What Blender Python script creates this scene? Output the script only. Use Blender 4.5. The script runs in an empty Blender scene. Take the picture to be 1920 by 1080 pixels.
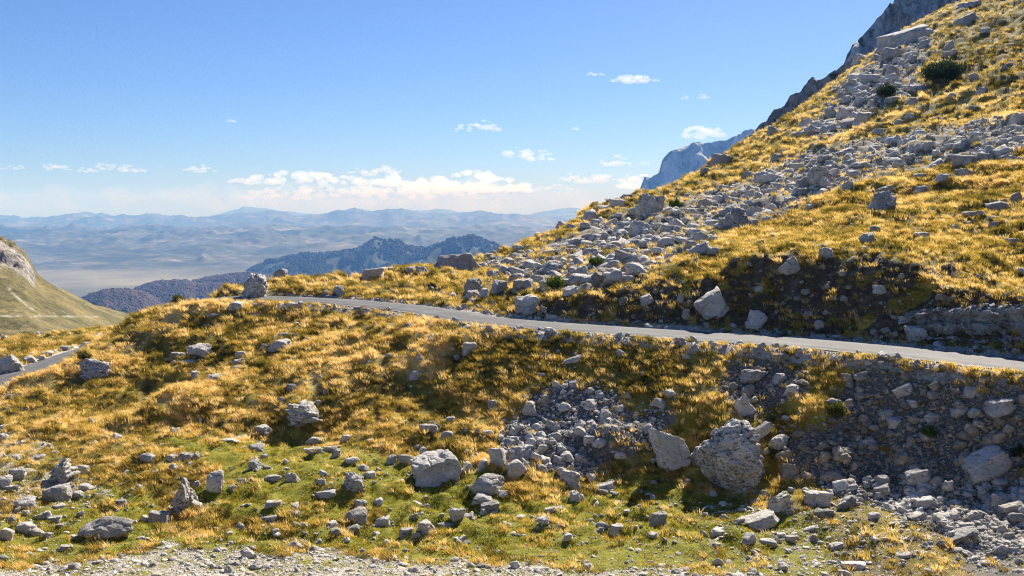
import bpy, bmesh, math, random
import numpy as np

# ------------------------------------------------------------------ camera, sky, sun, exposure
scene = bpy.context.scene
COL = scene.collection
W, H, F = 1920.0, 1080.0, 1850.0
PITCH = math.atan(155.0 / F)
SUN_AZ, SUN_EL = 24.0, 37.0            # degrees right of the viewing direction, above the horizon

cam_data = bpy.data.cameras.new('camera')
cam_data.sensor_width = 36.0
cam_data.lens = 36.0 * F / W
cam_data.clip_start = 0.1
cam_data.clip_end = 200000.0
cam = bpy.data.objects.new('camera', cam_data)
COL.objects.link(cam)
cam.location = (0, 0, 0)
cam.rotation_euler = (math.pi / 2 - PITCH, 0, 0)
scene.camera = cam

world = bpy.data.worlds.new("World")
scene.world = world
world.use_nodes = True
wn = world.node_tree.nodes
wl = world.node_tree.links
bg = wn['Background']
sky = wn.new('ShaderNodeTexSky')
sky.sky_type = 'NISHITA'
sky.sun_disc = False
sky.sun_elevation = math.radians(SUN_EL)
sky.sun_rotation = math.radians(SUN_AZ)
sky.altitude = 1900.0
sky.air_density = 1.0
sky.dust_density = 1.2
sky.ozone_density = 7.5
grade = wn.new('ShaderNodeMix'); grade.data_type = 'RGBA'; grade.blend_type = 'MULTIPLY'
grade.inputs[0].default_value = 1.0
grade.inputs[7].default_value = (0.83, 0.89, 1.08, 1)
wl.new(sky.outputs['Color'], grade.inputs[6])
wl.new(grade.outputs[2], bg.inputs['Color'])
bg.inputs['Strength'].default_value = 0.05

sun_data = bpy.data.lights.new('sun', 'SUN')
sun_data.energy = 5.0
sun_data.angle = math.radians(0.53)
sun_data.color = (1.0, 0.93, 0.82)
sun = bpy.data.objects.new('sun', sun_data)
COL.objects.link(sun)
sun.rotation_euler = (math.radians(90 - SUN_EL), 0, math.radians(180 - SUN_AZ))

scene.view_settings.view_transform = 'Standard'
scene.view_settings.look = 'None'
scene.view_settings.exposure = 1.18
scene.view_settings.gamma = 1.0
scene.view_settings.use_curve_mapping = False
scene.render.engine = 'CYCLES'
scene.cycles.filter_width = 1.1
scene.cycles.use_denoising = True
scene.cycles.denoiser = 'OPENIMAGEDENOISE'
scene.cycles.denoising_prefilter = 'NONE'
scene.cycles.denoising_input_passes = 'RGB_ALBEDO_NORMAL'
scene.cycles.use_adaptive_sampling = False
scene.cycles.sample_clamp_indirect = 4.0
scene.cycles.volume_bounces = 4
scene.cycles.max_bounces = 8
scene.cycles.transparent_max_bounces = 16

# ------------------------------------------------------------------ small helpers
def ray(px, py):
    """slope of the sight line through a place in the view: X and Z per metre of Y"""
    cx = (np.asarray(px, float) - 960.0) / F
    cy = (540.0 - np.asarray(py, float)) / F
    fy = math.cos(PITCH) + cy * math.sin(PITCH)
    fz = -math.sin(PITCH) + cy * math.cos(PITCH)
    return cx / fy, fz / fy

def at(px, py, Y):
    a, b = ray(px, py)
    return (float(a * Y), float(Y), float(b * Y))

def project(X, Y, Z):
    d = Y * math.cos(PITCH) - Z * math.sin(PITCH)
    u = Y * math.sin(PITCH) + Z * math.cos(PITCH)
    d = np.where(d < 0.5, 0.5, d)
    return 960.0 + F * X / d, 540.0 - F * u / d

def sstep(a, b, x):
    t = np.clip((x - a) / (b - a), 0, 1)
    return t * t * (3 - 2 * t)

def _h(ix, iy, iz, seed):
    h = (ix * 374761393 + iy * 668265263 + iz * 2147483647 + seed * 1274126177) & 0xFFFFFFFF
    h = ((h ^ (h >> 13)) * 1274126177) & 0xFFFFFFFF
    h = ((h ^ (h >> 16)) * 2246822519) & 0xFFFFFFFF
    return ((h ^ (h >> 15)) & 0xFFFF) / 65535.0

def vnoise2(x, y, seed=0):
    """gradient noise, about -1..1"""
    x = np.asarray(x, float); y = np.asarray(y, float)
    ix = np.floor(x).astype(np.int64); iy = np.floor(y).astype(np.int64)
    fx = x - ix; fy = y - iy
    ux = fx * fx * fx * (fx * (fx * 6 - 15) + 10); uy = fy * fy * fy * (fy * (fy * 6 - 15) + 10)
    def g(dx, dy):
        a = _h(ix + dx, iy + dy, 0, seed) * 2 * math.pi
        return np.cos(a) * (fx - dx) + np.sin(a) * (fy - dy)
    n0 = g(0, 0) * (1 - ux) + g(1, 0) * ux
    n1 = g(0, 1) * (1 - ux) + g(1, 1) * ux
    return (n0 * (1 - uy) + n1 * uy) * 1.5

def fbm2(x, y, octv=4, seed=0, gain=0.5, ridged=False):
    s = 0.0; a = 1.0; t = 0.0
    for o in range(octv):
        n = vnoise2(x * 2 ** o + 17.3 * o, y * 2 ** o - 9.1 * o, seed + o)
        if ridged:
            n = 1 - 2 * np.abs(n)
        s = s + a * n; t += a; a *= gain
    return s / t

def vnoise3(p, seed=0):
    ip = np.floor(p).astype(np.int64); f = p - ip
    u = f * f * (3 - 2 * f)
    def v(dx, dy, dz):
        return _h(ip[:, 0] + dx, ip[:, 1] + dy, ip[:, 2] + dz, seed) * 2 - 1
    r = 0
    for dx in (0, 1):
        wx = u[:, 0] if dx else 1 - u[:, 0]
        for dy in (0, 1):
            wy = u[:, 1] if dy else 1 - u[:, 1]
            for dz in (0, 1):
                wz = u[:, 2] if dz else 1 - u[:, 2]
                r = r + wx * wy * wz * v(dx, dy, dz)
    return r

def fbm3(p, octv=3, seed=0, gain=0.5):
    s = 0; a = 1.0; t = 0
    for o in range(octv):
        s = s + a * vnoise3(p * 2 ** o + 5.7 * o, seed + o); t += a; a *= gain
    return s / t

def mesh_from(name, verts, faces, smooth=True):
    """numpy verts (n,3) and faces (m,k) to a mesh"""
    me = bpy.data.meshes.new(name)
    verts = np.asarray(verts, np.float32); faces = np.asarray(faces, np.int32)
    k = faces.shape[1]
    me.vertices.add(len(verts)); me.vertices.foreach_set('co', verts.ravel())
    me.loops.add(faces.size); me.loops.foreach_set('vertex_index', faces.ravel())
    me.polygons.add(len(faces))
    me.polygons.foreach_set('loop_start', np.arange(0, faces.size, k, dtype=np.int32))
    me.polygons.foreach_set('loop_total', np.full(len(faces), k, np.int32))
    me.polygons.foreach_set('use_smooth', np.full(len(faces), smooth, bool))
    me.update(calc_edges=True)
    return me

def grid_faces(nr, nc):
    i = np.arange(nr * nc).reshape(nr, nc)
    return np.stack([i[:-1, :-1], i[:-1, 1:], i[1:, 1:], i[1:, :-1]], -1).reshape(-1, 4)

def add_attr(me, name, vals):
    a = me.attributes.new(name, 'FLOAT', 'POINT')
    a.data.foreach_set('value', np.asarray(vals, np.float32).ravel())

def link(name, me, mat=None, label=None, cat=None, group=None, kind=None, parent=None):
    o = bpy.data.objects.new(name, me)
    COL.objects.link(o)
    if mat is not None and me is not None and len(me.materials) == 0:
        me.materials.append(mat)
    if label: o['label'] = label
    if cat: o['category'] = cat
    if group: o['group'] = group
    if kind: o['kind'] = kind
    if parent is not None: o.parent = parent
    return o

# ------------------------------------------------------------------ materials
class NT:
    def __init__(self, name):
        self.m = bpy.data.materials.new(name)
        self.m.use_nodes = True
        self.t = self.m.node_tree
        self.b = self.t.nodes['Principled BSDF']
        self.out = self.t.nodes['Material Output']
        self.b.inputs['Roughness'].default_value = 0.9
        self.b.inputs['Specular IOR Level'].default_value = 0.15
    def n(self, typ, **kw):
        nd = self.t.nodes.new(typ)
        for k, v in kw.items():
            if k.startswith('i_'):
                nd.inputs[k[2:].replace('_', ' ')].default_value = v
            else:
                setattr(nd, k, v)
        return nd
    def l(self, a, b):
        self.t.links.new(a, b)
    def pos(self):
        if not hasattr(self, '_p'):
            self._p = self.n('ShaderNodeNewGeometry')
        return self._p.outputs['Position']
    def noise(self, scale, detail=4, rough=0.55, vec=None, dist=0.0, stretch=None):
        nd = self.n('ShaderNodeTexNoise')
        nd.inputs['Scale'].default_value = scale
        nd.inputs['Detail'].default_value = detail
        nd.inputs['Roughness'].default_value = rough
        nd.inputs['Distortion'].default_value = dist
        v = vec if vec is not None else self.pos()
        if stretch:
            mp = self.n('ShaderNodeMapping')
            mp.inputs['Scale'].default_value = stretch
            self.l(v, mp.inputs['Vector']); v = mp.outputs['Vector']
        self.l(v, nd.inputs['Vector'])
        return nd.outputs['Fac']
    def ramp(self, src, stops):
        r = self.n('ShaderNodeValToRGB')
        e = r.color_ramp.elements
        while len(e) < len(stops):
            e.new(0.5)
        for el, (p, c) in zip(e, stops):
            el.position = p
            el.color = (c, c, c, 1) if isinstance(c, (int, float)) else (*c, 1)
        self.l(src, r.inputs['Fac'])
        return r.outputs['Color']
    def mix(self, fac, a, b):
        mx = self.n('ShaderNodeMix', data_type='RGBA')
        for sock, v in ((mx.inputs[0], fac), (mx.inputs[6], a), (mx.inputs[7], b)):
            if hasattr(v, 'node'):
                self.l(v, sock)
            elif isinstance(v, (int, float)):
                sock.default_value = v
            else:
                sock.default_value = (*v, 1)
        return mx.outputs[2]
    def math(self, op, a, b=None, clamp=False):
        nd = self.n('ShaderNodeMath', operation=op, use_clamp=clamp)
        for i, v in enumerate((a, b)):
            if v is None: continue
            if hasattr(v, 'node'): self.l(v, nd.inputs[i])
            else: nd.inputs[i].default_value = v
        return nd.outputs[0]
    def attr(self, name, typ='GEOMETRY'):
        a = self.n('ShaderNodeAttribute', attribute_name=name, attribute_type=typ)
        return a.outputs['Fac']
    def bump(self, h, strength=0.5, dist=0.05, normal=None):
        b = self.n('ShaderNodeBump')
        b.inputs['Strength'].default_value = strength
        b.inputs['Distance'].default_value = dist
        self.l(h, b.inputs['Height'])
        if normal is not None: self.l(normal, b.inputs['Normal'])
        return b.outputs['Normal']
    def color(self, c):
        self.l(c, self.b.inputs['Base Color'])
    def normal(self, nrm):
        self.l(nrm, self.b.inputs['Normal'])

def rock_material(name, warm=0.0, scale=1.0, dark=1.0, pit=0.0, tint=(1.0, 1.0, 1.0)):
    t = NT(name)
    a = t.noise(0.9 * scale, 6, 0.62)
    b = t.noise(6.0 * scale, 6, 0.72)
    c = t.noise(2.4 * scale, 6, 0.68, stretch=(1.0, 1.0, 2.4), dist=0.8)
    rnd = t.n('ShaderNodeObjectInfo').outputs['Random']
    base = t.ramp(a, [(0.30, (0.33 * dark, 0.315 * dark, 0.295 * dark)), (0.5, (0.48 * dark, 0.46 * dark, 0.43 * dark)),
                      (0.68, (0.68 * dark, 0.66 * dark, 0.63 * dark))])
    warmc = t.mix(t.math('MULTIPLY', rnd, 0.45 + warm, True), base, (0.52 * dark, 0.45 * dark, 0.36 * dark))
    spots = t.ramp(b, [(0.36 + pit, 1.0), (0.43 + pit, 0.0)])
    col = t.mix(t.math('MULTIPLY', spots, 0.75), warmc, (0.13, 0.13, 0.125))
    streak = t.ramp(c, [(0.345 + 1.5 * pit, 1.0), (0.39 + 1.5 * pit, 0.0)])
    col = t.mix(t.math('MULTIPLY', streak, 0.85), col, (0.07, 0.068, 0.066))
    white = t.ramp(t.noise(3.1 * scale, 5, 0.65), [(0.57, 0.0), (0.66, 1.0)])
    col = t.mix(t.math('MULTIPLY', white, 0.6), col, (0.74, 0.73, 0.70))
    rv = t.math('FRACT', t.math('MULTIPLY', rnd, 7.31))
    shade = t.ramp(rv, [(0.0, tuple(0.70 * x for x in tint)), (0.3, tuple(0.95 * x for x in tint)), (1.0, tuple(1.14 * x for x in tint))])
    mul = t.n('ShaderNodeMix', data_type='RGBA', blend_type='MULTIPLY'); mul.inputs[0].default_value = 1.0
    t.l(col, mul.inputs[6]); t.l(shade, mul.inputs[7])
    t.color(mul.outputs[2])
    h = t.math('ADD', t.math('MULTIPLY', b, 0.7), c)
    t.normal(t.bump(h, 1.0, 0.13 / scale))
    return t.m

# ------------------------------------------------------------------ near terrain: heights
UMAX, NU, NV = 0.78, 800, 980
Y0, Y1, YO = -20.0, 430.0, 40.0
LR = math.log((Y1 + YO) / (Y0 + YO))

CP = [  # px, py, distance
    (1900, 1080, 29.5), (1900, 960, 34), (1900, 862, 37.0), (1900, 712, 39.2),
    (1650, 1080, 30), (1650, 980, 34), (1650, 900, 38), (1650, 830, 39.7), (1650, 700, 42),
    (1370, 1080, 30), (1370, 1000, 34), (1370, 905, 40), (1370, 780, 43.5), (1370, 680, 47),
    (1100, 1080, 30), (1100, 1000, 34.2), (1100, 920, 40), (1100, 850, 43), (1100, 760, 46), (1100, 660, 50),
    (815, 1080, 30), (815, 1000, 34.2), (815, 910, 40.3), (815, 800, 45.5), (815, 720, 50), (815, 640, 57),
    (500, 1080, 30), (500, 1000, 34.2), (500, 900, 40.5), (500, 800, 47.5), (500, 700, 55), (500, 640, 61), (500, 580, 68.5),
    (250, 1000, 34.2), (250, 850, 44.5), (250, 750, 54), (250, 680, 62), (250, 612, 72),
    (50, 1080, 30), (50, 1000, 34.2), (50, 900, 40.8), (50, 800, 50.5), (50, 745, 58), (130, 683, 66), (340, 561, 74),
    # strip beyond the road
    (420, 528, 77), (475, 545, 75.5), (540, 521, 81), (640, 523, 85), (700, 521, 88), (770, 506, 91), (853, 500, 95), (900, 488, 98),
    (650, 548, 74), (800, 545, 72), (940, 545, 66), (965, 573, 60.5), (1000, 520, 75), (950, 489, 94),
    # skyline of the slope
    (1000, 452, 114), (1090, 407, 130), (1210, 372, 150), (1330, 312, 185), (1400, 268, 215), (1500, 205, 250), (1600, 130, 280),
    (1700, 60, 310), (1830, 0, 340),
    # face of the slope
    (1900, 600, 44), (1900, 500, 54), (1900, 400, 68), (1900, 300, 90), (1900, 200, 130), (1900, 100, 190), (1900, 0, 260),
    (1650, 474, 53), (1650, 442, 62), (1550, 483, 54), (1550, 452, 62), (1750, 492, 51), (1750, 447, 60), (1650, 400, 76), (1650, 300, 115), (1650, 200, 175), (1400, 505, 53), (1400, 450, 75), (1400, 400, 100),
    (1400, 350, 135), (1400, 300, 175), (1150, 541, 56.6), (1280, 520, 55.6), (1000, 560, 59.2), (1150, 520, 63), (1150, 470, 85), (1150, 420, 115),
]
CW = [  # world points
    (-35, 79, -12.2), (-33, 92, -12.8), (-26, 86, -11.0), (-40, 66, -12.1), (-45, 90, -13), (-60, 110, -16), (-30, 112, -16), (-100, 110, -18),
    (-17, 112, -13), (-22, 140, -22), (-20, 200, -45), (-50, 250, -48), (0, 130, -14), (2, 170, -26), (5, 250, -50), (-100, 420, -62), (0, 420, -95),
    (25, 200, -6), (30, 300, -32), (50, 260, 2), (90, 320, 20), (115, 340, 34), (150, 400, 56), (190, 425, 70), (70, 400, -10),
    (50, 40, 5), (70, 70, 17), (110, 120, 38), (180, 200, 82), (250, 300, 112), (45, 20, -2), (30, 10, -5), (40, 0, -3), (-40, 0, -8), (-40, 30, -12),
    (-60, 50, -13), (-80, 150, -22), (-150, 200, -32), (-280, 380, -46), (-150, 350, -46), (0, 10, -4.6), (0, 0, -1.75), (0, -15, -1.3),
    (20, 20, -8), (-20, 20, -8.9), (0, 22, -9.2), (0, 15, -6.6), (-63, 140, -19.4),
]
ROAD = [(46, 27), (34, 32.5), (26.5, 36.8), (20.9, 41.1), (17.6, 44.6), (13.6, 47.7), (9.2, 50.2), (5.4, 52.3), (1.2, 54.8), (-1.9, 57.3), (-4.0, 60.4),
        (-7.4, 64.4), (-12.6, 68.2), (-18.0, 70.6), (-21.5, 72.2), (-26.5, 76.8), (-30.5, 85), (-31.5, 95)]
ROADZ = [-6.3, -6.45, -6.55, -6.6, -6.6, -6.6, -6.6, -6.6, -6.6, -6.6, -6.6, -6.6, -6.6, -6.62, -6.8, -8.1, -10.6, -12.6]
LOW = [(-24, 8), (-29, 28), (-33, 50), (-34.6, 66.7), (-35.6, 79), (-37, 92), (-41, 104)]
LOWZ = [-11.2, -11.6, -11.95, -12.0, -12.15, -12.6, -13.4]

def spline(pts, zs, step=0.35):
    P = np.array([(x, y, z) for (x, y), z in zip(pts, zs)], float)
    P = np.vstack([2 * P[0] - P[1], P, 2 * P[-1] - P[-2]])
    out = []
    for i in range(1, len(P) - 2):
        a, b, c, d = P[i - 1:i + 3]
        n = max(2, int(np.linalg.norm(c - b) / step))
        t = np.linspace(0, 1, n, endpoint=False)[:, None]
        out.append(0.5 * (2 * b + (c - a) * t + (2 * a - 5 * b + 4 * c - d) * t ** 2 + (-a + 3 * b - 3 * c + d) * t ** 3))
    out.append(P[-2][None])
    return np.vstack(out)

ROADP = spline(ROAD, ROADZ)
LOWP = spline(LOW, LOWZ)
RW = 1.65   # half width of the tarmac

def warp(X, Y):
    return np.stack([2.2 * X / (Y + 30.0), np.log((Y + 30.0) / 30.0)], -1)

def tps_fit(P, q, lam=2e-4):
    d = np.linalg.norm(P[:, None] - P[None], axis=-1)
    K = np.where(d > 0, d * d * np.log(d + 1e-12), 0) + lam * np.eye(len(P))
    A = np.hstack([np.ones((len(P), 1)), P])
    M = np.vstack([np.hstack([K, A]), np.hstack([A.T, np.zeros((3, 3))])])
    return np.linalg.solve(M, np.concatenate([q, np.zeros(3)]))

pts = [at(*c) for c in CP] + CW + [(x, y, z) for (x, y), z in zip(ROAD, ROADZ) if x > 26 or x < -6] + [(x, y, z) for (x, y), z in zip(LOW, LOWZ)]
pts = np.array(pts, float)
PW = warp(pts[:, 0], pts[:, 1])
TQ = (pts[:, 2] + 1.7) / (pts[:, 1] + 30.0)
TC = tps_fit(PW, TQ)

def natural(X, Y):
    G = warp(X, Y)
    out = TC[-3] + G @ TC[-2:]
    for (p, c) in zip(PW, TC[:-3]):
        d2 = ((G - p) ** 2).sum(-1)
        out += c * 0.5 * d2 * np.log(d2 + 1e-12)
    return out * (Y + 30.0) - 1.7

def dist_poly(X, Y, P):
    """distance to a path and the path's height there"""
    best = np.full(X.shape, 1e9); zz = np.zeros(X.shape); side = np.zeros(X.shape)
    Q = P[::3]
    x0, x1 = Q[:, 0].min() - 22, Q[:, 0].max() + 22
    y0, y1 = Q[:, 1].min() - 22, Q[:, 1].max() + 22
    m = (X > x0) & (X < x1) & (Y > y0) & (Y < y1)
    xs, ys = X[m], Y[m]
    b = np.full(xs.shape, 1e9); z = np.zeros(xs.shape); sd = np.zeros(xs.shape)
    for a, c in zip(Q[:-1], Q[1:]):
        dx, dy = c[0] - a[0], c[1] - a[1]
        t = np.clip(((xs - a[0]) * dx + (ys - a[1]) * dy) / (dx * dx + dy * dy), 0, 1)
        d = np.hypot(xs - a[0] - t * dx, ys - a[1] - t * dy)
        k = d < b
        b = np.where(k, d, b); z = np.where(k, a[2] + t * (c[2] - a[2]), z); sd = np.where(k, np.sign(dx * (ys - a[1]) - dy * (xs - a[0])), sd)
    best[m] = b; zz[m] = z; side[m] = sd
    return best, zz, side

vv, uu = np.meshgrid(np.linspace(0, 1, NV), np.linspace(-UMAX, UMAX, NU), indexing='ij')
GY = (Y0 + YO) * np.exp(LR * vv) - YO
GX = uu * (GY + YO)
GZ = natural(GX, GY)
dr, zr, sr = dist_poly(GX, GY, ROADP)
dl, zl, sl = dist_poly(GX, GY, LOWP)
nearroad = np.minimum(dr, dl)
# turf ribs running down the slope, with hollows between them
RIBS = [([(900, 655), (780, 650), (660, 668), (560, 692), (440, 722), (330, 762), (220, 796), (120, 812)], 1.15, 2.6), ([(430, 585), (340, 612), (250, 660), (150, 708), (40, 745), (-60, 770)], 0.9, 2.4),
        ([(560, 655), (420, 690), (300, 722), (170, 765), (60, 790)], -0.75, 2.6), ([(1010, 700), (880, 720), (760, 750), (640, 790)], -0.55, 2.6), ([(800, 690), (690, 705), (590, 735), (480, 775)], 0.45, 2.0),
        ([(560, 822), (520, 812)], -0.4, 1.5), ([(350, 800), (290, 800)], -0.6, 1.4), ([(640, 905), (470, 880), (330, 850)], 0.45, 1.8), ([(330, 950), (300, 965)], -0.5, 1.4),
        ([(1000, 650), (1150, 662), (1300, 672), (1420, 668)], 0.55, 1.5), ([(1180, 740), (1280, 730), (1330, 760)], 0.5, 1.6), ([(1500, 760), (1530, 800)], 0.6, 1.6),
        ([(1500, 440), (1640, 415), (1800, 395), (1930, 375)], 0.35, 2.5), ([(1350, 480), (1520, 420), (1700, 370), (1930, 345)], -0.6, 2.6), ([(1500, 395), (1640, 360), (1760, 345)], 0.5, 3.0),
        ([(1440, 385), (1600, 320), (1800, 260), (1930, 225)], 0.9, 4.5), ([(1500, 290), (1700, 215), (1930, 150)], 1.2, 6.0), ([(1560, 260), (1750, 180), (1930, 90)], -1.2, 7.0)]
LIT_STRAW = np.zeros(GX.shape)  # rib crests toned paler, sunlight put into the straw colour
for ri, (rp, rh, rw) in enumerate(RIBS):
    q = []
    for (px, py) in rp:
        a_, b_ = ray(px, py)
        ys = np.exp(np.linspace(math.log(20.0), math.log(400.0), 900))
        gv = np.log((ys + YO) / (Y0 + YO)) / LR * (NV - 1); gu = (a_ * ys / (ys + YO) + UMAX) / (2 * UMAX) * (NU - 1)
        gz_ = GZ[np.clip(gv.astype(int), 0, NV - 1), np.clip(gu.astype(int), 0, NU - 1)] - b_ * ys
        k = int(np.argmax(gz_ >= 0))
        q.append((a_ * ys[k], ys[k], 0.0))
    q = np.array(q)
    L_ = np.concatenate([[0], np.cumsum(np.hypot(np.diff(q[:, 0]), np.diff(q[:, 1])))])
    m_ = max(6, int(L_[-1] / 0.8)); s_ = np.linspace(0, L_[-1], m_)
    q = np.stack([np.interp(s_, L_, q[:, 0]), np.interp(s_, L_, q[:, 1]), s_ * 0], -1)
    best = np.full(GX.shape, 1e9)
    m = (GX > q[:, 0].min() - 3 * rw) & (GX < q[:, 0].max() + 3 * rw) & (GY > q[:, 1].min() - 3 * rw) & (GY < q[:, 1].max() + 3 * rw)
    xs, ys = GX[m], GY[m]
    wob = 0.9 * fbm2(xs / 3, ys / 3, 2, 5)
    b_ = np.full(xs.shape, 1e9)
    for x, y, _ in q:
        b_ = np.minimum(b_, (xs - x) ** 2 + (ys - y) ** 2)
    if ri in (0, 1, 4, 15, 16): LIT_STRAW[m] = np.maximum(LIT_STRAW[m], np.exp(-b_ / (rw * rw * (0.8 if ri < 10 else 2.0))) * np.clip(0.75 + 0.9 * wob, 0, 1))
    GZ[m] += rh * np.exp(-b_ / (rw * rw)) * (1 + 0.5 * wob)
# uneven ground, quieter on the stony flat and next to the tarmac
PXg, PYg = project(GX, GY, GZ)
flat = sstep(1000, 1060, PYg) * (GY > 0)
amp = (1 - 0.75 * flat) * sstep(1.5, 4.5, nearroad) * sstep(8, 22, GY + 6)
dsc = np.clip(GY / 60.0, 0.7, 2.6)
hum = fbm2(GX / 7.5, GY / 7.5, 4, 11)
GZ = GZ + amp * (0.55 * hum * dsc + 0.36 * fbm2(GX / 2.3, GY / 2.3, 3, 23) * np.minimum(dsc, 1.6) + 0.13 * fbm2(GX / 0.8, GY / 0.8, 3, 37))
# hummocks of turf: rounded tops with narrow dips between
HUM = np.abs(fbm2(GX / 1.7 + 0.35 * vnoise2(GX / 2, GY / 2, 4), GY / 2.0, 2, 141, 0.4))
HUMF = np.abs(fbm2(GX / 5.0, GY / 6.5, 2, 151, 0.4))
fz = sstep(75, 130, GY)
hz_ = (1 - fz) * 0.55 * (HUM - 0.2) + fz * 1.6 * (HUMF - 0.2)
GZ = GZ + amp * hz_ * (1 - 0.5 * flat)
HUMK = (1 - fz) * sstep(0.03, 0.16, HUM) + fz * sstep(0.03, 0.14, HUMF)
# stepped turf on the slopes
ter = np.sin(GZ * 4.2 + 2.5 * fbm2(GX / 6, GY / 6, 3, 51))
GZ = GZ + amp * 0.07 * ter * np.minimum(dsc, 1.8)
# cut and fill beside the roads
for d, z, sd in ((dr, zr, sr), (dl, zl, sl * 0 - 1)):
    e = d - RW - np.where(sd < 0, 0.8, 0.55)
    lim = np.maximum(e, 0)
    jag = 1 + 0.25 * fbm2(GX / 3.0, GY / 3.0, 3, 71)
    up = z + np.where(sd < 0, 0.98 * lim * jag + np.maximum(lim - 6, 0) * 3, -0.05 + np.maximum(lim - 3.5, 0) * 1.2)
    dn = z - (0.58 + 0.42 * sstep(9, 14, GX)) * lim * jag - np.maximum(lim - 7, 0) * 3
    GZ = np.where(d < 20, np.clip(GZ, dn, up), GZ)
    core = sstep(0.25, -0.35, e)
    GZ = GZ * (1 - core) + core * (z - 0.10)

def ground(X, Y):
    X = np.asarray(X, float); Y = np.asarray(Y, float)
    v = np.log(np.maximum(Y + YO, 1e-3) / (Y0 + YO)) / LR * (NV - 1)
    u = (X / (Y + YO) + UMAX) / (2 * UMAX) * (NU - 1)
    v = np.clip(v, 0, NV - 1.001); u = np.clip(u, 0, NU - 1.001)
    i = v.astype(int); j = u.astype(int); a = v - i; b = u - j
    return (GZ[i, j] * (1 - a) * (1 - b) + GZ[i + 1, j] * a * (1 - b) + GZ[i, j + 1] * (1 - a) * b + GZ[i + 1, j + 1] * a * b)

YS = np.exp(np.linspace(math.log(16.0), math.log(425.0), 2600))
def hit(px, py):
    """where a sight line first meets the ground"""
    a, b = ray(px, py)
    g = ground(a * YS, YS) - b * YS
    k = np.argmax(g >= 0)
    if g[k] < 0:
        k = int(np.argmax(g / YS))
    return float(a * YS[k]), float(YS[k])

# ------------------------------------------------------------------ ground cover zones (patches that lie on the ground)
def inside(px, py, poly):
    r = np.zeros(px.shape, bool)
    n = len(poly)
    for i in range(n):
        x1, y1 = poly[i]; x2, y2 = poly[(i + 1) % n]
        if y1 == y2: continue
        c = ((y1 > py) != (y2 > py)) & (px < (x2 - x1) * (py - y1) / (y2 - y1) + x1)
        r ^= c
    return r

Z_GRAVEL = [(-400, 1068), (0, 1066), (130, 1052), (330, 1026), (620, 1034), (700, 1046), (950, 1060), (1150, 1074), (1400, 1072), (1500, 1095), (1500, 1500), (-400, 1500)]
Z_GREEN = [[(-300, 965), (60, 960), (140, 925), (215, 905), (285, 940), (300, 1000), (420, 1000), (520, 1000), (640, 990), (720, 985), (650, 900), (720, 860), (900, 870), (920, 930), (1050, 930), (1150, 900), (1240, 890), (1300, 920),
            (1350, 935), (1480, 960), (1560, 985), (1560, 1300), (-300, 1300)],
           [(260, 815), (430, 825), (640, 830), (740, 860), (700, 930), (640, 985), (480, 975), (330, 945), (420, 890), (330, 850)]]
Z_SCREE = [[(985, 735), (1050, 725), (1130, 740), (1180, 770), (1265, 765), (1290, 790), (1225, 815), (1195, 865), (1110, 885), (1010, 880), (925, 870), (945, 800)],
           [(1370, 690), (1440, 672), (1500, 700), (1500, 735), (1400, 790), (1350, 745)],
           [(1580, 700), (1700, 706), (1800, 716), (1990, 735), (2100, 900), (1900, 880), (1780, 880), (1680, 850), (1590, 830), (1565, 770)],
           [(1440, 820), (1560, 800), (1650, 850), (1900, 900), (2000, 900), (2000, 1120), (1820, 1120), (1800, 1010), (1500, 900)],
           ]
Z_PATCH = [(-60, 800), (60, 808), (130, 845), (190, 890), (230, 935), (120, 960), (-60, 985)]
Z_BELT = [(900, 480), (1010, 470), (1090, 425), (1250, 380), (1400, 335), (1500, 285), (1620, 262), (1930, 215), (1960, 300), (1720, 318), (1600, 340), (1480, 400), (1350, 445), (1250, 500), (1120, 545), (1010, 540), (900, 520)]
Z_BELT2 = [(1500, 258), (1545, 205), (1600, 135), (1650, 100), (1720, 62), (1760, 76), (1720, 125), (1715, 175), (1640, 215), (1560, 256)]

jx = 34 * fbm2(GX * 0.55, GY * 0.55, 4, 91); jy = 24 * fbm2(GX * 0.55, GY * 0.55, 4, 97)
PXg, PYg = project(GX, GY, GZ)
fwd = GY > 14
zx, zy = PXg + jx, PYg + jy
ZG = (inside(zx, zy, Z_GRAVEL) & fwd) | (GY <= 14)
ZL = np.zeros(GX.shape, bool)
for p in Z_GREEN: ZL |= inside(zx, zy, p) & fwd
ZS = np.zeros(GX.shape, bool)
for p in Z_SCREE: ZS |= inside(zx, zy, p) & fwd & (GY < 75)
ZB = (inside(zx, zy, Z_BELT) | inside(zx, zy, Z_BELT2)) & (GY > 55)

ZB2 = (inside(zx, zy, Z_BELT2) & (GY > 55)).astype(float)

Z_SHADE_TURF = [(1690, 120), (1780, 70), (1900, -30), (2100, -60), (2100, 150), (1930, 165), (1800, 190), (1700, 225), (1640, 235)]  # upper turf painted darker, standing in for shade on that slope
SHADE_TURF = (inside(zx, zy, Z_SHADE_TURF) & (GY > 70)).astype(float) * sstep(-0.35, 0.25, fbm2(GX / 14, GY / 14, 4, 171))
STREAK = fbm2(GX / 2.2 + GY / 7.0, GY / 5.5 - GX / 16.0, 4, 181, 0.6) * (1 - fz) + fbm2(GX / 6.0, GY / 26.0, 4, 187, 0.6) * fz
TINT = LIT_STRAW - SHADE_TURF + np.clip(2.4 * STREAK, -1.0, 0.75)

def blur(m, n=2):
    m = m.astype(float)
    for _ in range(n):
        m[1:-1] = (m[:-2] + 2 * m[1:-1] + m[2:]) / 4
        m[:, 1:-1] = (m[:, :-2] + 2 * m[:, 1:-1] + m[:, 2:]) / 4
    return m

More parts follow.
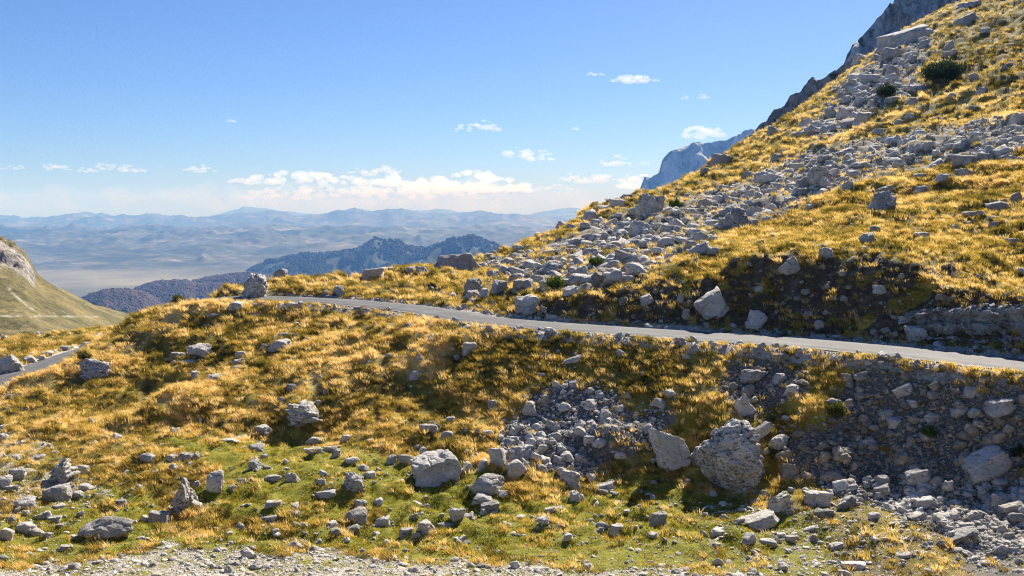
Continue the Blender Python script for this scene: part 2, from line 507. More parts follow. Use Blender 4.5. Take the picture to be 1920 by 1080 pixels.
gzv, gzu = np.gradient(GZ)
gyv = np.gradient(GY, axis=0); gxu = np.gradient(GX, axis=1)
sy = gzv / gyv; sx = gzu / gxu
SLOPE = np.hypot(sx, sy - sx * 0)
uphill = np.zeros(GX.shape)
e = dr - RW - 0.8
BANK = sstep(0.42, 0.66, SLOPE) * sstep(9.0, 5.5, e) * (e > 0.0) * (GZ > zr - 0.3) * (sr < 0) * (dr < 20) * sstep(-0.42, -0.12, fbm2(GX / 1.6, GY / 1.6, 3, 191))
SHOULDER = np.where(sr < 0, sstep(0.35, -0.1, e), sstep(0.7, 0.1, e)) * (dr < 20) + sstep(1.3, 0.5, dl - RW - 0.5) * (dl < 20)
ZP = inside(zx, zy, Z_PATCH) & fwd
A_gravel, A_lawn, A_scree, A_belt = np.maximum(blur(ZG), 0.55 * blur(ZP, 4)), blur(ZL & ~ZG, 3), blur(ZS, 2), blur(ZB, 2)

near_me = mesh_from('ground', np.stack([GX, GY, GZ], -1).reshape(-1, 3), grid_faces(NV, NU))
for nm, v in (('gravel', A_gravel), ('lawn', A_lawn), ('scree', A_scree), ('belt', A_belt), ('bank', BANK), ('shoulder', np.clip(SHOULDER, 0, 1)), ('lit_straw', LIT_STRAW), ('streak', np.clip(-2.4 * STREAK, 0, 1)), ('shade_turf', blur(SHADE_TURF))):
    add_attr(near_me, nm, v)

t = NT('turf_soil_and_stones')
n1 = t.noise(0.22, 5, 0.6); n2 = t.noise(2.2, 5, 0.65); n3 = t.noise(14.0, 4, 0.7)
gold = t.ramp(t.math('ADD', t.math('MULTIPLY', n1, 0.55), t.math('MULTIPLY', n2, 0.45)),
              [(0.34, (0.11, 0.092, 0.014)), (0.47, (0.25, 0.185, 0.028)), (0.58, (0.42, 0.30, 0.05)), (0.70, (0.56, 0.41, 0.11))])
lawn = t.ramp(n2, [(0.3, (0.14, 0.145, 0.014)), (0.55, (0.225, 0.21, 0.02)), (0.75, (0.36, 0.28, 0.05))])
stone = t.ramp(t.noise(7.0, 5, 0.75), [(0.3, (0.22, 0.20, 0.165)), (0.5, (0.40, 0.365, 0.31)), (0.68, (0.62, 0.575, 0.50))])
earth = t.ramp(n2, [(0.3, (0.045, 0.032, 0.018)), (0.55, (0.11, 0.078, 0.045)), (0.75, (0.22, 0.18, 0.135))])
def thr(attr, k=0.5):
    """an attribute's edge broken up by noise"""
    return t.ramp(t.math('ADD', t.attr(attr), t.math('MULTIPLY', t.math('SUBTRACT', n3, 0.5), k)), [(0.4, 0.0), (0.62, 1.0)])
gold = t.mix(t.math('MULTIPLY', thr('lit_straw', 0.8), 0.8), gold, (0.62, 0.46, 0.17))
gold = t.mix(t.math('MULTIPLY', thr('shade_turf', 0.8), 0.75), gold, (0.085, 0.065, 0.022))  # slope shade mixed into the turf colour
pch = t.ramp(t.noise(0.33, 5, 0.7), [(0.47, 0.0), (0.58, 0.7)])
gold = t.mix(pch, gold, (0.13, 0.115, 0.022))
gold = t.mix(t.ramp(t.attr('streak'), [(0.0, 0.0), (0.6, 0.75)]), gold, (0.12, 0.088, 0.024))
c = t.mix(thr('lawn'), gold, lawn)
gr = t.mix(t.ramp(t.noise(1.1, 5, 0.7), [(0.46, 0.0), (0.56, 1.0)]), stone, lawn)
c = t.mix(thr('gravel', 0.9), c, gr)
c = t.mix(t.math('MULTIPLY', thr('belt', 0.9), 0.75), c, t.ramp(t.noise(3.0, 5, 0.75), [(0.35, (0.08, 0.075, 0.065)), (0.52, (0.24, 0.23, 0.21)), (0.66, (0.46, 0.445, 0.42))]))
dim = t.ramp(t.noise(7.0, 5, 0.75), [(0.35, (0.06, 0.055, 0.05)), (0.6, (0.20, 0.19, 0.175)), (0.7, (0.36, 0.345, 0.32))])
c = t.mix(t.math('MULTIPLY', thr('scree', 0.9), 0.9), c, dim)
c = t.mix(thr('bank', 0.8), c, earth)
c = t.mix(thr('shoulder', 0.9), c, stone)
t.color(c)
t.normal(t.bump(t.math('ADD', n3, n2), 0.8, 0.08))
M_GROUND = t.m
link('ground', near_me, M_GROUND, 'golden mountain slope of turf and stones cut by the narrow road', 'ground', kind='structure')

# ------------------------------------------------------------------ roads
def road_mesh(P, hw, lift, name):
    d = np.gradient(P[:, :2], axis=0); d /= np.linalg.norm(d, axis=1)[:, None]
    nrm = np.stack([-d[:, 1], d[:, 0]], -1)
    offs = np.linspace(-1, 1, 9)
    rows = []
    s = np.arange(len(P))
    for k, o in enumerate(offs):
        edge = 0.16 * vnoise2(s * 0.21, s * 0 + k * 9.0, 5) + 0.11 * vnoise2(s * 0.9, s * 0 + k * 3.0, 6) if k in (0, 8) else 0
        hwv = hw * abs(o) + edge
        xy = P[:, :2] + nrm * (np.sign(o) * hwv)[:, None] if k in (0, 8) else P[:, :2] + nrm * (hw * o)
        z = P[:, 2] + lift + 0.045 * (1 - o * o) - (0.05 if k in (0, 8) else 0)
        rows.append(np.column_stack([xy, z]))
    V = np.stack(rows, 1)
    me = mesh_from(name, V.reshape(-1, 3), grid_faces(len(P), 9))
    add_attr(me, 'cross', np.tile(np.abs(offs), len(P)))
    return me
t = NT('old_asphalt')
a = t.noise(0.5, 4, 0.6); b = t.noise(30.0, 3, 0.7)
c = t.ramp(a, [(0.3, (0.08, 0.08, 0.084)), (0.5, (0.105, 0.105, 0.11)), (0.7, (0.135, 0.133, 0.135))])
c = t.mix(t.math('MULTIPLY', t.ramp(b, [(0.35, 1.0), (0.5, 0.0)]), 0.35), c, (0.07, 0.07, 0.07))
pt = t.n('ShaderNodeTexVoronoi'); pt.inputs['Scale'].default_value = 0.35; t.l(t.pos(), pt.inputs['Vector'])
c = t.mix(t.math('MULTIPLY', t.ramp(pt.outputs['Color'], [(0.62, 0.0), (0.66, 1.0)]), 0.45), c, (0.072, 0.072, 0.076))
ck = t.n('ShaderNodeTexVoronoi', feature='DISTANCE_TO_EDGE'); ck.inputs['Scale'].default_value = 0.9; t.l(t.pos(), ck.inputs['Vector'])
c = t.mix(t.math('MULTIPLY', t.ramp(ck.outputs['Distance'], [(0.008, 1.0), (0.02, 0.0)]), 0.6), c, (0.045, 0.045, 0.045))
cr = t.math('ADD', t.attr('cross'), t.math('MULTIPLY', t.math('SUBTRACT', t.noise(2.5, 4, 0.7), 0.5), 0.5))
c = t.mix(t.ramp(cr, [(0.40, 0.0), (0.55, 0.35), (0.68, 0.0)]), c, (0.20, 0.198, 0.19))
c = t.mix(t.ramp(cr, [(0.88, 0.0), (1.0, 0.8)]), c, (0.34, 0.31, 0.26))
t.color(c); t.normal(t.bump(b, 0.4, 0.01)); t.b.inputs['Roughness'].default_value = 0.8
M_ROAD = t.m
link('road', road_mesh(ROADP, RW, 0.0, 'road'), M_ROAD, 'narrow grey asphalt mountain road winding along the slope', 'road', kind='structure')
link('road', road_mesh(LOWP, RW, 0.0, 'road'), M_ROAD, 'lower stretch of asphalt road beside the white boulders', 'road', kind='structure')

# ------------------------------------------------------------------ the country beyond: valley, forest hills, ranges
def prof(pts):
    p = np.array(pts, float)
    return lambda px: np.interp(px, p[:, 0], p[:, 1])

def crest_z(px, py, D):
    return ray(px, py)[1] * D

FNU, FNV = 760, 900
FY0, FY1 = 330.0, 46000.0
fv, fu = np.meshgrid(np.linspace(0, 1, FNV), np.linspace(-0.95, 0.95, FNU), indexing='ij')
FYY = FY0 * np.exp(math.log(FY1 / FY0) * fv)
FXX = fu * FYY
FPX = 960 + F * fu * 1.0
ly = np.log(FYY)
def knots(k):
    d, z = zip(*k)
    return np.interp(ly, np.log(np.array(d, float)), z)
base = knots([(330, -70), (700, -150), (1400, -270), (2400, -345), (3600, -410), (5000, -470), (7000, -500), (12000, -510), (60000, -560)])
rel = knots([(330, 0), (600, 6), (1500, 18), (3000, 22), (4800, 10), (6800, 12), (8000, 90), (10500, 230), (13000, 280), (17000, 170), (22000, 60), (46000, 0)])
rr = fbm2(FXX / 2600, FYY / 3600, 6, 201, 0.55, True)
r2 = fbm2(FXX / 700, FYY / 900, 5, 231, 0.55, True)
r3 = fbm2(FXX / 260, FYY / 330, 4, 251, 0.55, True)
FZ = base + rel * (0.5 * rr + 0.22 + 0.34 * r2 + 0.10 * r3)
FOREST = np.zeros(FZ.shape)
CLIFF = np.zeros(FZ.shape)

def ridge(Z, prof_pts, D, front, back, rough, sharp=1.3, seed=0, mask=None, val=1.0, wig=0.08, rx=1.0, jagpx=2.0):
    f = prof(prof_pts)
    Dv = D * (1 + wig * fbm2(FPX / 260, FPX * 0 + seed, 3, seed + 5))
    zc = crest_z(FPX, f(FPX) - jagpx * (fbm2(FPX / 30, FPX * 0 + seed, 5, seed + 7, 0.6)), Dv)
    d = (FYY - Dv)
    t = np.where(d < 0, -d / front, d / back)
    depth = np.maximum(zc - base, 0)
    n = fbm2(FXX / (front * 0.55 * rx), FYY / (front * 0.8), 6, seed + 31, 0.55, True)
    prof_z = zc - depth * (1.12 * t ** sharp) + depth * rough * (n - 0.25) * np.clip(t * 2.2, 0.03, 1)
    k = prof_z > Z
    if mask is not None:
        mask[:] = np.where(k, val, mask)
    return np.where(k, prof_z, Z)

# far ranges
FZ = ridge(FZ, [(-900, 425), (0, 418), (60, 424), (130, 416), (190, 426), (260, 420), (330, 428), (400, 417), (470, 412), (540, 418), (620, 424), (700, 414), (780, 409), (850, 416), (930, 411), (1020, 418), (1120, 424), (2600, 430)], 18500, 2600, 2600, 0.5, 1.1, 341, None, 1.0, 0.08, 0.7, 5.0)
FZ = ridge(FZ, [(-900, 445), (0, 436), (70, 441), (150, 447), (220, 441), (290, 452), (350, 447), (420, 440), (500, 434), (580, 442), (660, 437), (740, 430), (830, 434), (920, 437), (1020, 441), (2600, 450)], 13300, 1900, 1900, 0.85, 1.15, 351, None, 1.0, 0.08, 0.7, 5.0)
FZ = ridge(FZ, [(-900, 410), (380, 408), (430, 396), (460, 388), (500, 391), (560, 399), (640, 402), (760, 396), (830, 391), (870, 398), (980, 405), (1010, 398), (1070, 388), (1140, 397), (1250, 402), (2600, 405)], 33000, 5000, 5000, 0.35, 1.1, 301, None, 1.0, 0.08, 1.0, 5.0)
FZ = ridge(FZ, [(-900, 415), (0, 404), (30, 404), (62, 409), (100, 405), (130, 401), (165, 397), (205, 404), (250, 402), (290, 401), (330, 404), (370, 408), (430, 401), (480, 397), (520, 394), (548, 401), (590, 405),
                (640, 392), (665, 391), (690, 396), (735, 390), (760, 392), (800, 399), (860, 400), (895, 394), (930, 400), (980, 402), (1030, 404), (1100, 411), (1200, 416), (2600, 420)], 22000, 4200, 4000, 0.75, 1.1, 331, None, 1.0, 0.08, 0.6, 6.0)
FZ = ridge(FZ, [(-900, 425), (0, 424), (90, 424), (150, 436), (230, 434), (290, 446), (360, 440), (440, 428), (520, 420), (600, 431), (700, 428), (800, 421), (880, 426), (1000, 428), (1100, 430), (2600, 430)], 15500, 2600, 2600, 0.8, 1.15, 361, None, 1.0, 0.08, 0.7)
FZ = ridge(FZ, [(-900, 470), (0, 452), (120, 462), (200, 458), (240, 437), (280, 455), (340, 466), (420, 459), (470, 455), (560, 462), (700, 446), (800, 440), (1000, 445), (2600, 445)], 11000, 1500, 1800, 0.95, 1.2, 391, None, 1.0, 0.08, 0.7)
FZ = ridge(FZ, [(-900, 500), (60, 500), (110, 488), (160, 512), (240, 478), (275, 471), (300, 489), (340, 500), (380, 474), (420, 490), (470, 505), (2600, 520)], 8600, 900, 1300, 0.8, 1.3, 421)
# low wooded hills
FZ = ridge(FZ, [(-900, 640), (100, 640), (140, 575), (165, 560), (190, 549), (230, 548), (270, 556), (295, 575), (330, 640), (2600, 680)], 3500, 640, 700, 0.35, 1.5, 451, FOREST, 1.0, 0.03)
FZ = ridge(FZ, [(-900, 680), (215, 640), (250, 545), (285, 534), (345, 530), (365, 538), (410, 535), (450, 560), (520, 640), (2600, 680)], 4200, 680, 800, 0.35, 1.5, 481, FOREST, 1.0, 0.03)
FZ = ridge(FZ, [(-900, 680), (330, 640), (360, 530), (400, 524), (440, 515), (470, 513), (540, 530), (620, 640), (2600, 680)], 4700, 680, 800, 0.35, 1.5, 491, FOREST, 1.0, 0.03)
# darker blue wooded hills
FZ = ridge(FZ, [(-900, 680), (440, 640), (455, 523), (475, 505), (500, 491), (530, 487), (560, 478), (600, 477), (640, 474), (660, 471), (690, 456), (703, 447), (715, 452), (730, 446), (745, 450), (765, 464), (795, 467), (830, 472), (900, 520), (1000, 640), (2600, 680)],
           6600, 900, 1100, 0.42, 1.2, 511, FOREST, 2.0, 0.03, 0.45, 1.2)
FZ = ridge(FZ, [(-900, 680), (700, 640), (760, 490), (800, 468), (825, 460), (845, 449), (862, 447), (885, 443), (905, 450), (925, 457), (960, 475), (1060, 560), (2600, 680)],
           6200, 850, 1100, 0.42, 1.2, 531, FOREST, 2.0, 0.03, 0.45, 1.2)
FZ += FOREST * 6 * fbm2(FXX / 22, FYY / 26, 3, 560)
near_drop = sstep(420, 330, FYY)
FZ -= near_drop * 60
far_me = mesh_from('valley', np.stack([FXX, FYY, FZ], -1).reshape(-1, 3), grid_faces(FNV, FNU))
add_attr(far_me, 'forest', np.clip(FOREST, 0, 1)); add_attr(far_me, 'conifer', np.clip(FOREST - 1, 0, 1))
plain = sstep(-455, -480, FZ) * sstep(8500, 6500, FYY) * sstep(3600, 4600, FYY) * (1 - np.clip(FOREST, 0, 1))
add_attr(far_me, 'plain', plain)
t = NT('far_karst_country')
n1 = t.noise(0.0011, 6, 0.65); n2 = t.noise(0.006, 6, 0.7); n3 = t.noise(0.045, 4, 0.7)
karst = t.ramp(t.math('ADD', t.math('MULTIPLY', n1, 0.6), t.math('MULTIPLY', n2, 0.4)),
               [(0.40, (0.010, 0.022, 0.014)), (0.49, (0.04, 0.052, 0.032)), (0.57, (0.11, 0.105, 0.085)), (0.66, (0.30, 0.28, 0.245))])
plainc = t.ramp(n1, [(0.4, (0.12, 0.115, 0.075)), (0.6, (0.22, 0.195, 0.13))])
beech = t.ramp(n3, [(0.3, (0.045, 0.026, 0.026)), (0.6, (0.11, 0.062, 0.055))])
green = t.ramp(n3, [(0.3, (0.006, 0.018, 0.008)), (0.65, (0.018, 0.036, 0.013))])
mixbg = t.ramp(t.noise(0.0035, 4, 0.6), [(0.52, 0.0), (0.60, 1.0)])
conif = t.mix(t.ramp(t.noise(0.012, 5, 0.7, stretch=(1, 1, 0.3)), [(0.60, 0.0), (0.68, 0.6)]), green, (0.13, 0.125, 0.11))
c = t.mix(t.attr('plain'), karst, plainc)
c = t.mix(t.attr('forest'), c, t.mix(mixbg, beech, green))
c = t.mix(t.attr('conifer'), c, conif)
t.color(c)
t.normal(t.bump(n3, 0.6, 6.0))
link('valley', far_me, t.m, 'hazy karst valley and blue mountain ranges far beyond the road', 'valley', kind='structure')

# ------------------------------------------------------------------ trees on the wooded hills: one far-off mass
def ground_far(X, Y):
    v = np.log(Y / FY0) / math.log(FY1 / FY0) * (FNV - 1); u = (X / Y + 0.95) / 1.9 * (FNU - 1)
    i = np.clip(v.astype(int), 0, FNV - 2); j = np.clip(u.astype(int), 0, FNU - 2); a = v - i; b = u - j
    return (FZ[i, j] * (1 - a) * (1 - b) + FZ[i + 1, j] * a * (1 - b) + FZ[i, j + 1] * (1 - a) * b + FZ[i + 1, j + 1] * a * b), FOREST[i, j]

FAR_READY = True

# ------------------------------------------------------------------ hill on the far side of the lower road
HNU, HNV = 420, 320
hv, hu = np.meshgrid(np.linspace(0, 1, HNV), np.linspace(-1.25, -0.30, HNU), indexing='ij')
HY = 190.0 + 560.0 * hv ** 1.1
HX = hu * HY
HPX = 960 + F * HX / HY
D = 400.0
hp = prof([(-1400, 60), (-700, 150), (-300, 290), (-100, 400), (0, 448), (25, 462), (45, 475), (56, 496), (70, 514), (100, 537), (135, 562), (170, 588), (215, 612), (260, 640), (420, 720), (2000, 900)])
Hb = np.interp(HY, [190, 250, 320, 400, 600, 760], [-26, -33, -41, -48, -70, -110])
zc = crest_z(HPX, hp(HPX), D)
front = 150.0
tt = np.where(HY < D, (D - HY) / front, (HY - D) / 170.0)
HH = np.maximum(zc - Hb, -12)
HZ = Hb + np.where(HH > 0, HH * np.clip(1 - tt, -0.05, 1) ** np.where(HY < D, 1.15, 1.0) , HH * 0.2)
HZ = np.where(1 - tt < 0, Hb - 1.0 - 6 * np.clip(tt - 1, 0, 1), HZ)
HZ += sstep(0, 14, HH) * (2.4 * fbm2(HX / 30, HY / 30, 5, 601) + 0.7 * fbm2(HX / 6, HY / 6, 4, 607, 0.6) + 1.8 * fbm2(HX / 12, HY / 60, 4, 611, 0.5, True) * np.clip(tt * 4, 0.2, 1))
shelf = sstep(66, 58, HPX + 5 * fbm2(HX / 9, HY / 9, 3, 77)) * (HH > 2)
sh_z = np.where(tt < 0.20, zc - 1.2 - 8 * np.clip(tt, 0, 1), -1e3)
rag = 0.05 * fbm2(HX / 7, HY * 0, 4, 78, 0.6)
lip = sstep(0.245, 0.20, tt + rag)
HZ = np.where((HY < D) & (shelf > 0.02), np.maximum(HZ, HZ + (zc - 1.2 - 8 * np.clip(tt, 0, 1) - HZ) * lip * shelf), HZ)
HZ += shelf * lip * 2.2 * fbm2(HX / 4.5, HY / 4.5, 4, 79, 0.6, True)
CLF = shelf * sstep(0.30, 0.24, tt + rag) * sstep(0.03, 0.10, tt + 0.6 * rag) * (HY < D) + 0.0
hpx, hpy = project(HX, HY, HZ)
wv = 2.0 * fbm2(hpx / 30, hpy * 0, 3, 9)
track = np.clip(1.4 - np.abs(hpy - 592 - wv - 0.01 * hpx) / 1.3, 0, 1) * (HY < D) * (hpx < 185) * np.clip(0.55 + fbm2(hpx / 20, hpy * 0, 2, 19), 0, 1)
gully = np.clip(1.3 - np.abs(hpx - (12 + np.clip(hpy - 535, 0, 60) ** 1.25 * 0.42) - wv) / 2.2, 0, 1) * (HY < D) * sstep(536, 542, hpy) * sstep(586, 578, hpy)
hill_me = mesh_from('hill', np.stack([HX, HY, HZ], -1).reshape(-1, 3), grid_faces(HNV, HNU))
add_attr(hill_me, 'pale', np.clip(track + gully, 0, 1) * 0.75); add_attr(hill_me, 'rock', np.clip(CLF, 0, 1))
t = NT('olive_hill_turf')
n1 = t.noise(0.035, 5, 0.65); n2 = t.noise(0.35, 5, 0.7)
c = t.ramp(t.math('ADD', t.math('MULTIPLY', n1, 0.6), t.math('MULTIPLY', n2, 0.4)), [(0.38, (0.045, 0.045, 0.016)), (0.5, (0.13, 0.108, 0.04)), (0.62, (0.26, 0.20, 0.085))])
c = t.mix(t.ramp(t.noise(0.55, 5, 0.8), [(0.57, 0.0), (0.63, 0.85)]), c, (0.03, 0.036, 0.012))
c = t.mix(t.ramp(t.noise(0.22, 5, 0.75), [(0.62, 0.0), (0.68, 0.8)]), c, (0.36, 0.34, 0.29))
c = t.mix(t.attr('pale'), c, (0.45, 0.41, 0.34))
hr = t.noise(0.5, 6, 0.7, stretch=(1, 1, 0.5))
c = t.mix(t.attr('rock'), c, t.ramp(hr, [(0.38, (0.07, 0.065, 0.06)), (0.5, (0.24, 0.215, 0.19)), (0.63, (0.40, 0.37, 0.33))]))
t.color(c); t.normal(t.bump(t.math('ADD', n2, hr), 0.9, 0.8))
link('hill', hill_me, t.m, 'olive green hill with a pale track at its foot', 'hill', kind='structure')

# ------------------------------------------------------------------ rock walls: a crest line in space with a rough face below it
def crag(name, crest, ncol, nrow, height, lean, backlean, amp, size, seed, mat, label, cat='mountain', kind='structure', zstretch=0.5, strata=0.0, jag=0.0, backdrop=0.8, world=False):
    C = np.array(crest if world else [at(*c) for c in crest], float)
    s = np.concatenate([[0], np.cumsum(np.linalg.norm(np.diff(C, axis=0), axis=1))])
    q = np.linspace(0, s[-1], ncol)
    P = np.stack([np.interp(q, s, C[:, k]) for k in range(3)], -1)
    P[:, 2] += jag * fbm2(q / size * 2.2, q * 0 + seed, 5, seed + 3, 0.6)
    nb = nrow // 3
    rows = []
    for r in range(nrow + nb + 1):
        if r <= nrow:           # face towards the road
            f = r / nrow
            off = np.array([0.0, -1.0, 0]) * (lean * height * f ** 1.15)
            rows.append(P + off + np.array([0, 0, -height * f]))
        else:
            f = (r - nrow) / nb
            rows.insert(0, P + np.array([0.0, 1.0, 0]) * (backlean * height * f) + np.array([0, 0, -height * backdrop * f]))
    V = np.stack(rows, 0)
    sh = V.shape
    v = V.reshape(-1, 3)
    p = v / size; p[:, 2] *= zstretch
    d = fbm3(p, 5, seed, 0.55)
    d2 = 1 - 2 * np.abs(fbm3(p * 1.7 + 3.1, 4, seed + 9, 0.5)) * 1.6
    disp = amp * (0.7 * d + 0.55 * d2)
    if strata:
        jv = v / size * np.array([1.1, 0.4, 0.35]) + np.array([0, 0, 0.3]) * v[:, :1] / size
        disp += amp * 0.9 * np.round(2.5 * fbm3(jv, 2, seed + 17)) / 2.5
        disp += amp * strata * np.clip(2.2 * np.sin(v[:, 2] / size * 11 + 5.0 * d - v[:, 0] / size * 2.2), -1, 1)
    crestrow = np.zeros(sh[0]); crestrow[:] = 1
    crestrow[nb] = 0.25
    crestrow[nb + 1:nb + 4] = (0.4, 0.6, 0.8)
    disp = (disp.reshape(sh[:2]) * crestrow[:, None]).ravel()
    v = v + disp[:, None] * np.array([-0.25, -0.75, 0.35])
    me = mesh_from(name, v, grid_faces(sh[0], sh[1])[:, ::-1])
    return link(name, me, mat, label, cat, kind=kind)

def crag_material(name, sc, veg=0.5, base=(0.30, 0.30, 0.31), dark=(0.14, 0.14, 0.15), vegc=(0.035, 0.045, 0.02)):
    t = NT(name)
    a = t.noise(sc, 6, 0.65, stretch=(1, 1, 0.45)); b = t.noise(sc * 6, 6, 0.7, stretch=(1, 1, 0.6))
    c = t.ramp(t.math('ADD', t.math('MULTIPLY', a, 0.5), t.math('MULTIPLY', b, 0.5)), [(0.41, dark), (0.51, base), (0.61, tuple(min(0.8, x * 1.4) for x in base))])
    v = t.ramp(t.noise(sc * 1.7, 6, 0.75, stretch=(1, 1, 0.8)), [(0.62 - 0.18 * veg, 0.0), (0.68 - 0.18 * veg, 0.9)])
    c = t.mix(v, c, vegc)
    t.color(c); t.normal(t.bump(b, 0.9, 0.25 / sc))
    return t.m

crag('mountain', [(1560, 190, 640), (1585, 125, 640), (1594, 100, 640), (1602, 84, 642), (1612, 70, 645), (1626, 58, 648), (1640, 42, 652), (1660, 20, 658), (1682, -2, 665), (1720, -50, 680), (1800, -170, 700), (1900, -290, 720), (2050, -420, 740), (2300, -500, 760)],
     460, 230, 230, 0.95, 0.9, 20, 38, 701, crag_material('cliff_limestone', 0.035, 0.05, (0.56, 0.545, 0.525), (0.12, 0.118, 0.115)), 'steep grey limestone cliff towering above the grassy slope', zstretch=0.55, jag=2.0)
crag('mountain', [(1330, 330, 430), (1380, 285, 425), (1395, 260, 422), (1410, 248, 420), (1440, 222, 420), (1452, 206, 420), (1470, 199, 420), (1482, 183, 418), (1502, 169, 416), (1510, 159, 415), (1523, 144, 414), (1534, 150, 412), (1546, 148, 410), (1560, 136, 408), (1580, 122, 405), (1600, 106, 400), (1640, 95, 395)],
     320, 110, 60, 0.8, 1.2, 5, 16, 731, crag_material('dark_ridge_rock', 0.09, 0.4, (0.36, 0.355, 0.35)), 'dark craggy ridge edged with shrubs behind the grassy skyline', zstretch=0.8, jag=2.2)
crag('mountain', [(1150, 430, 6930), (1195, 372, 6930), (1206, 352, 6930), (1214, 339, 6930), (1228, 335, 6930), (1240, 328, 6909), (1246, 312, 6909), (1256, 300, 6888), (1262, 286, 6888), (1272, 279, 6867), (1290, 274, 6867), (1320, 268, 6846), (1345, 263, 6825), (1370, 260, 6804), (1396, 252, 6783), (1450, 235, 6720), (1560, 220, 6720)],
     420, 170, 1150, 0.8, 1.0, 210, 380, 761, crag_material('pale_far_cliff', 0.0040, 0.36, (0.55, 0.54, 0.53), (0.16, 0.16, 0.16)), 'pale blue distant cliff beyond the grassy skyline', zstretch=0.35, jag=26)
# layered rock wall where the cutting meets the road
wc = []
for px, pb, h in ((1672, 634, 0.25), (1690, 636, 0.9), (1712, 639, 1.35), (1760, 646, 1.6), (1810, 653, 1.75), (1860, 660, 1.9), (1920, 668, 2.1), (2000, 680, 2.2), (2100, 695, 2.1), (2250, 720, 1.4)):
    x, y = hit(px, pb - 3) if px < 1960 else (None, None)
    if x is None:
        i = int(np.argmin(np.abs(project(ROADP[:, 0], ROADP[:, 1], ROADP[:, 2])[0] - px)))
        x, y = ROADP[i, 0] + 1.7, ROADP[i, 1] + 1.6
    wc.append((x + 0.30, y + 0.75, -6.6 + h))
wall_mat = crag_material('layered_wall_rock', 1.1, 0.0, (0.36, 0.35, 0.335))
crag('rock_wall', wc, 260, 70, 2.1, 0.22, 1.2, 0.5, 1.1, 801, wall_mat, 'layered grey rock wall at the foot of the slope beside the road', 'rock wall', 'thing', zstretch=1.6, strata=0.42, jag=0.35, backdrop=0.15, world=True)

# ------------------------------------------------------------------ haze
hz = NT('valley_air')
hz.t.nodes.remove(hz.b)
pv = hz.n('ShaderNodeVolumePrincipled')
pv.inputs['Color'].default_value = (0.20, 0.45, 1.0, 1)
pv.inputs['Absorption Color'].default_value = (1, 1, 1, 1)
pv.inputs['Density'].default_value = 7.6e-5
pv.inputs['Anisotropy'].default_value = -0.2
hz.l(pv.outputs['Volume'], hz.out.inputs['Volume'])
bm = bmesh.new()
bmesh.ops.create_cube(bm, size=1.0)
for v in bm.verts:
    v.co = (v.co.x * 110000, -2000 + (v.co.y + 0.5) * 50000, -1000 + (v.co.z + 0.5) * 1480)
hme = bpy.data.meshes.new('haze'); bm.to_mesh(hme); bm.free()
link('haze', hme, hz.m, 'thin blue haze lying over the far valley', 'haze', kind='stuff')

# ------------------------------------------------------------------ rocks
M_ROCK = rock_material('limestone', 0.0, 1.0)
M_CRAG = rock_material('pitted_limestone', 0.0, 1.3, 1.0, 0.045)
M_ROCK_FAR = rock_material('limestone_far', 0.0, 0.55)

_ICO = {}
def ico(level):
    if level not in _ICO:
        b = bmesh.new()
        bmesh.ops.create_icosphere(b, subdivisions=level, radius=1.0)
        v = np.array([x.co[:] for x in b.verts]); f = np.array([[w.index for w in p.verts] for p in b.faces])
        b.free(); _ICO[level] = (v / np.linalg.norm(v, axis=1)[:, None], f)
    return _ICO[level]

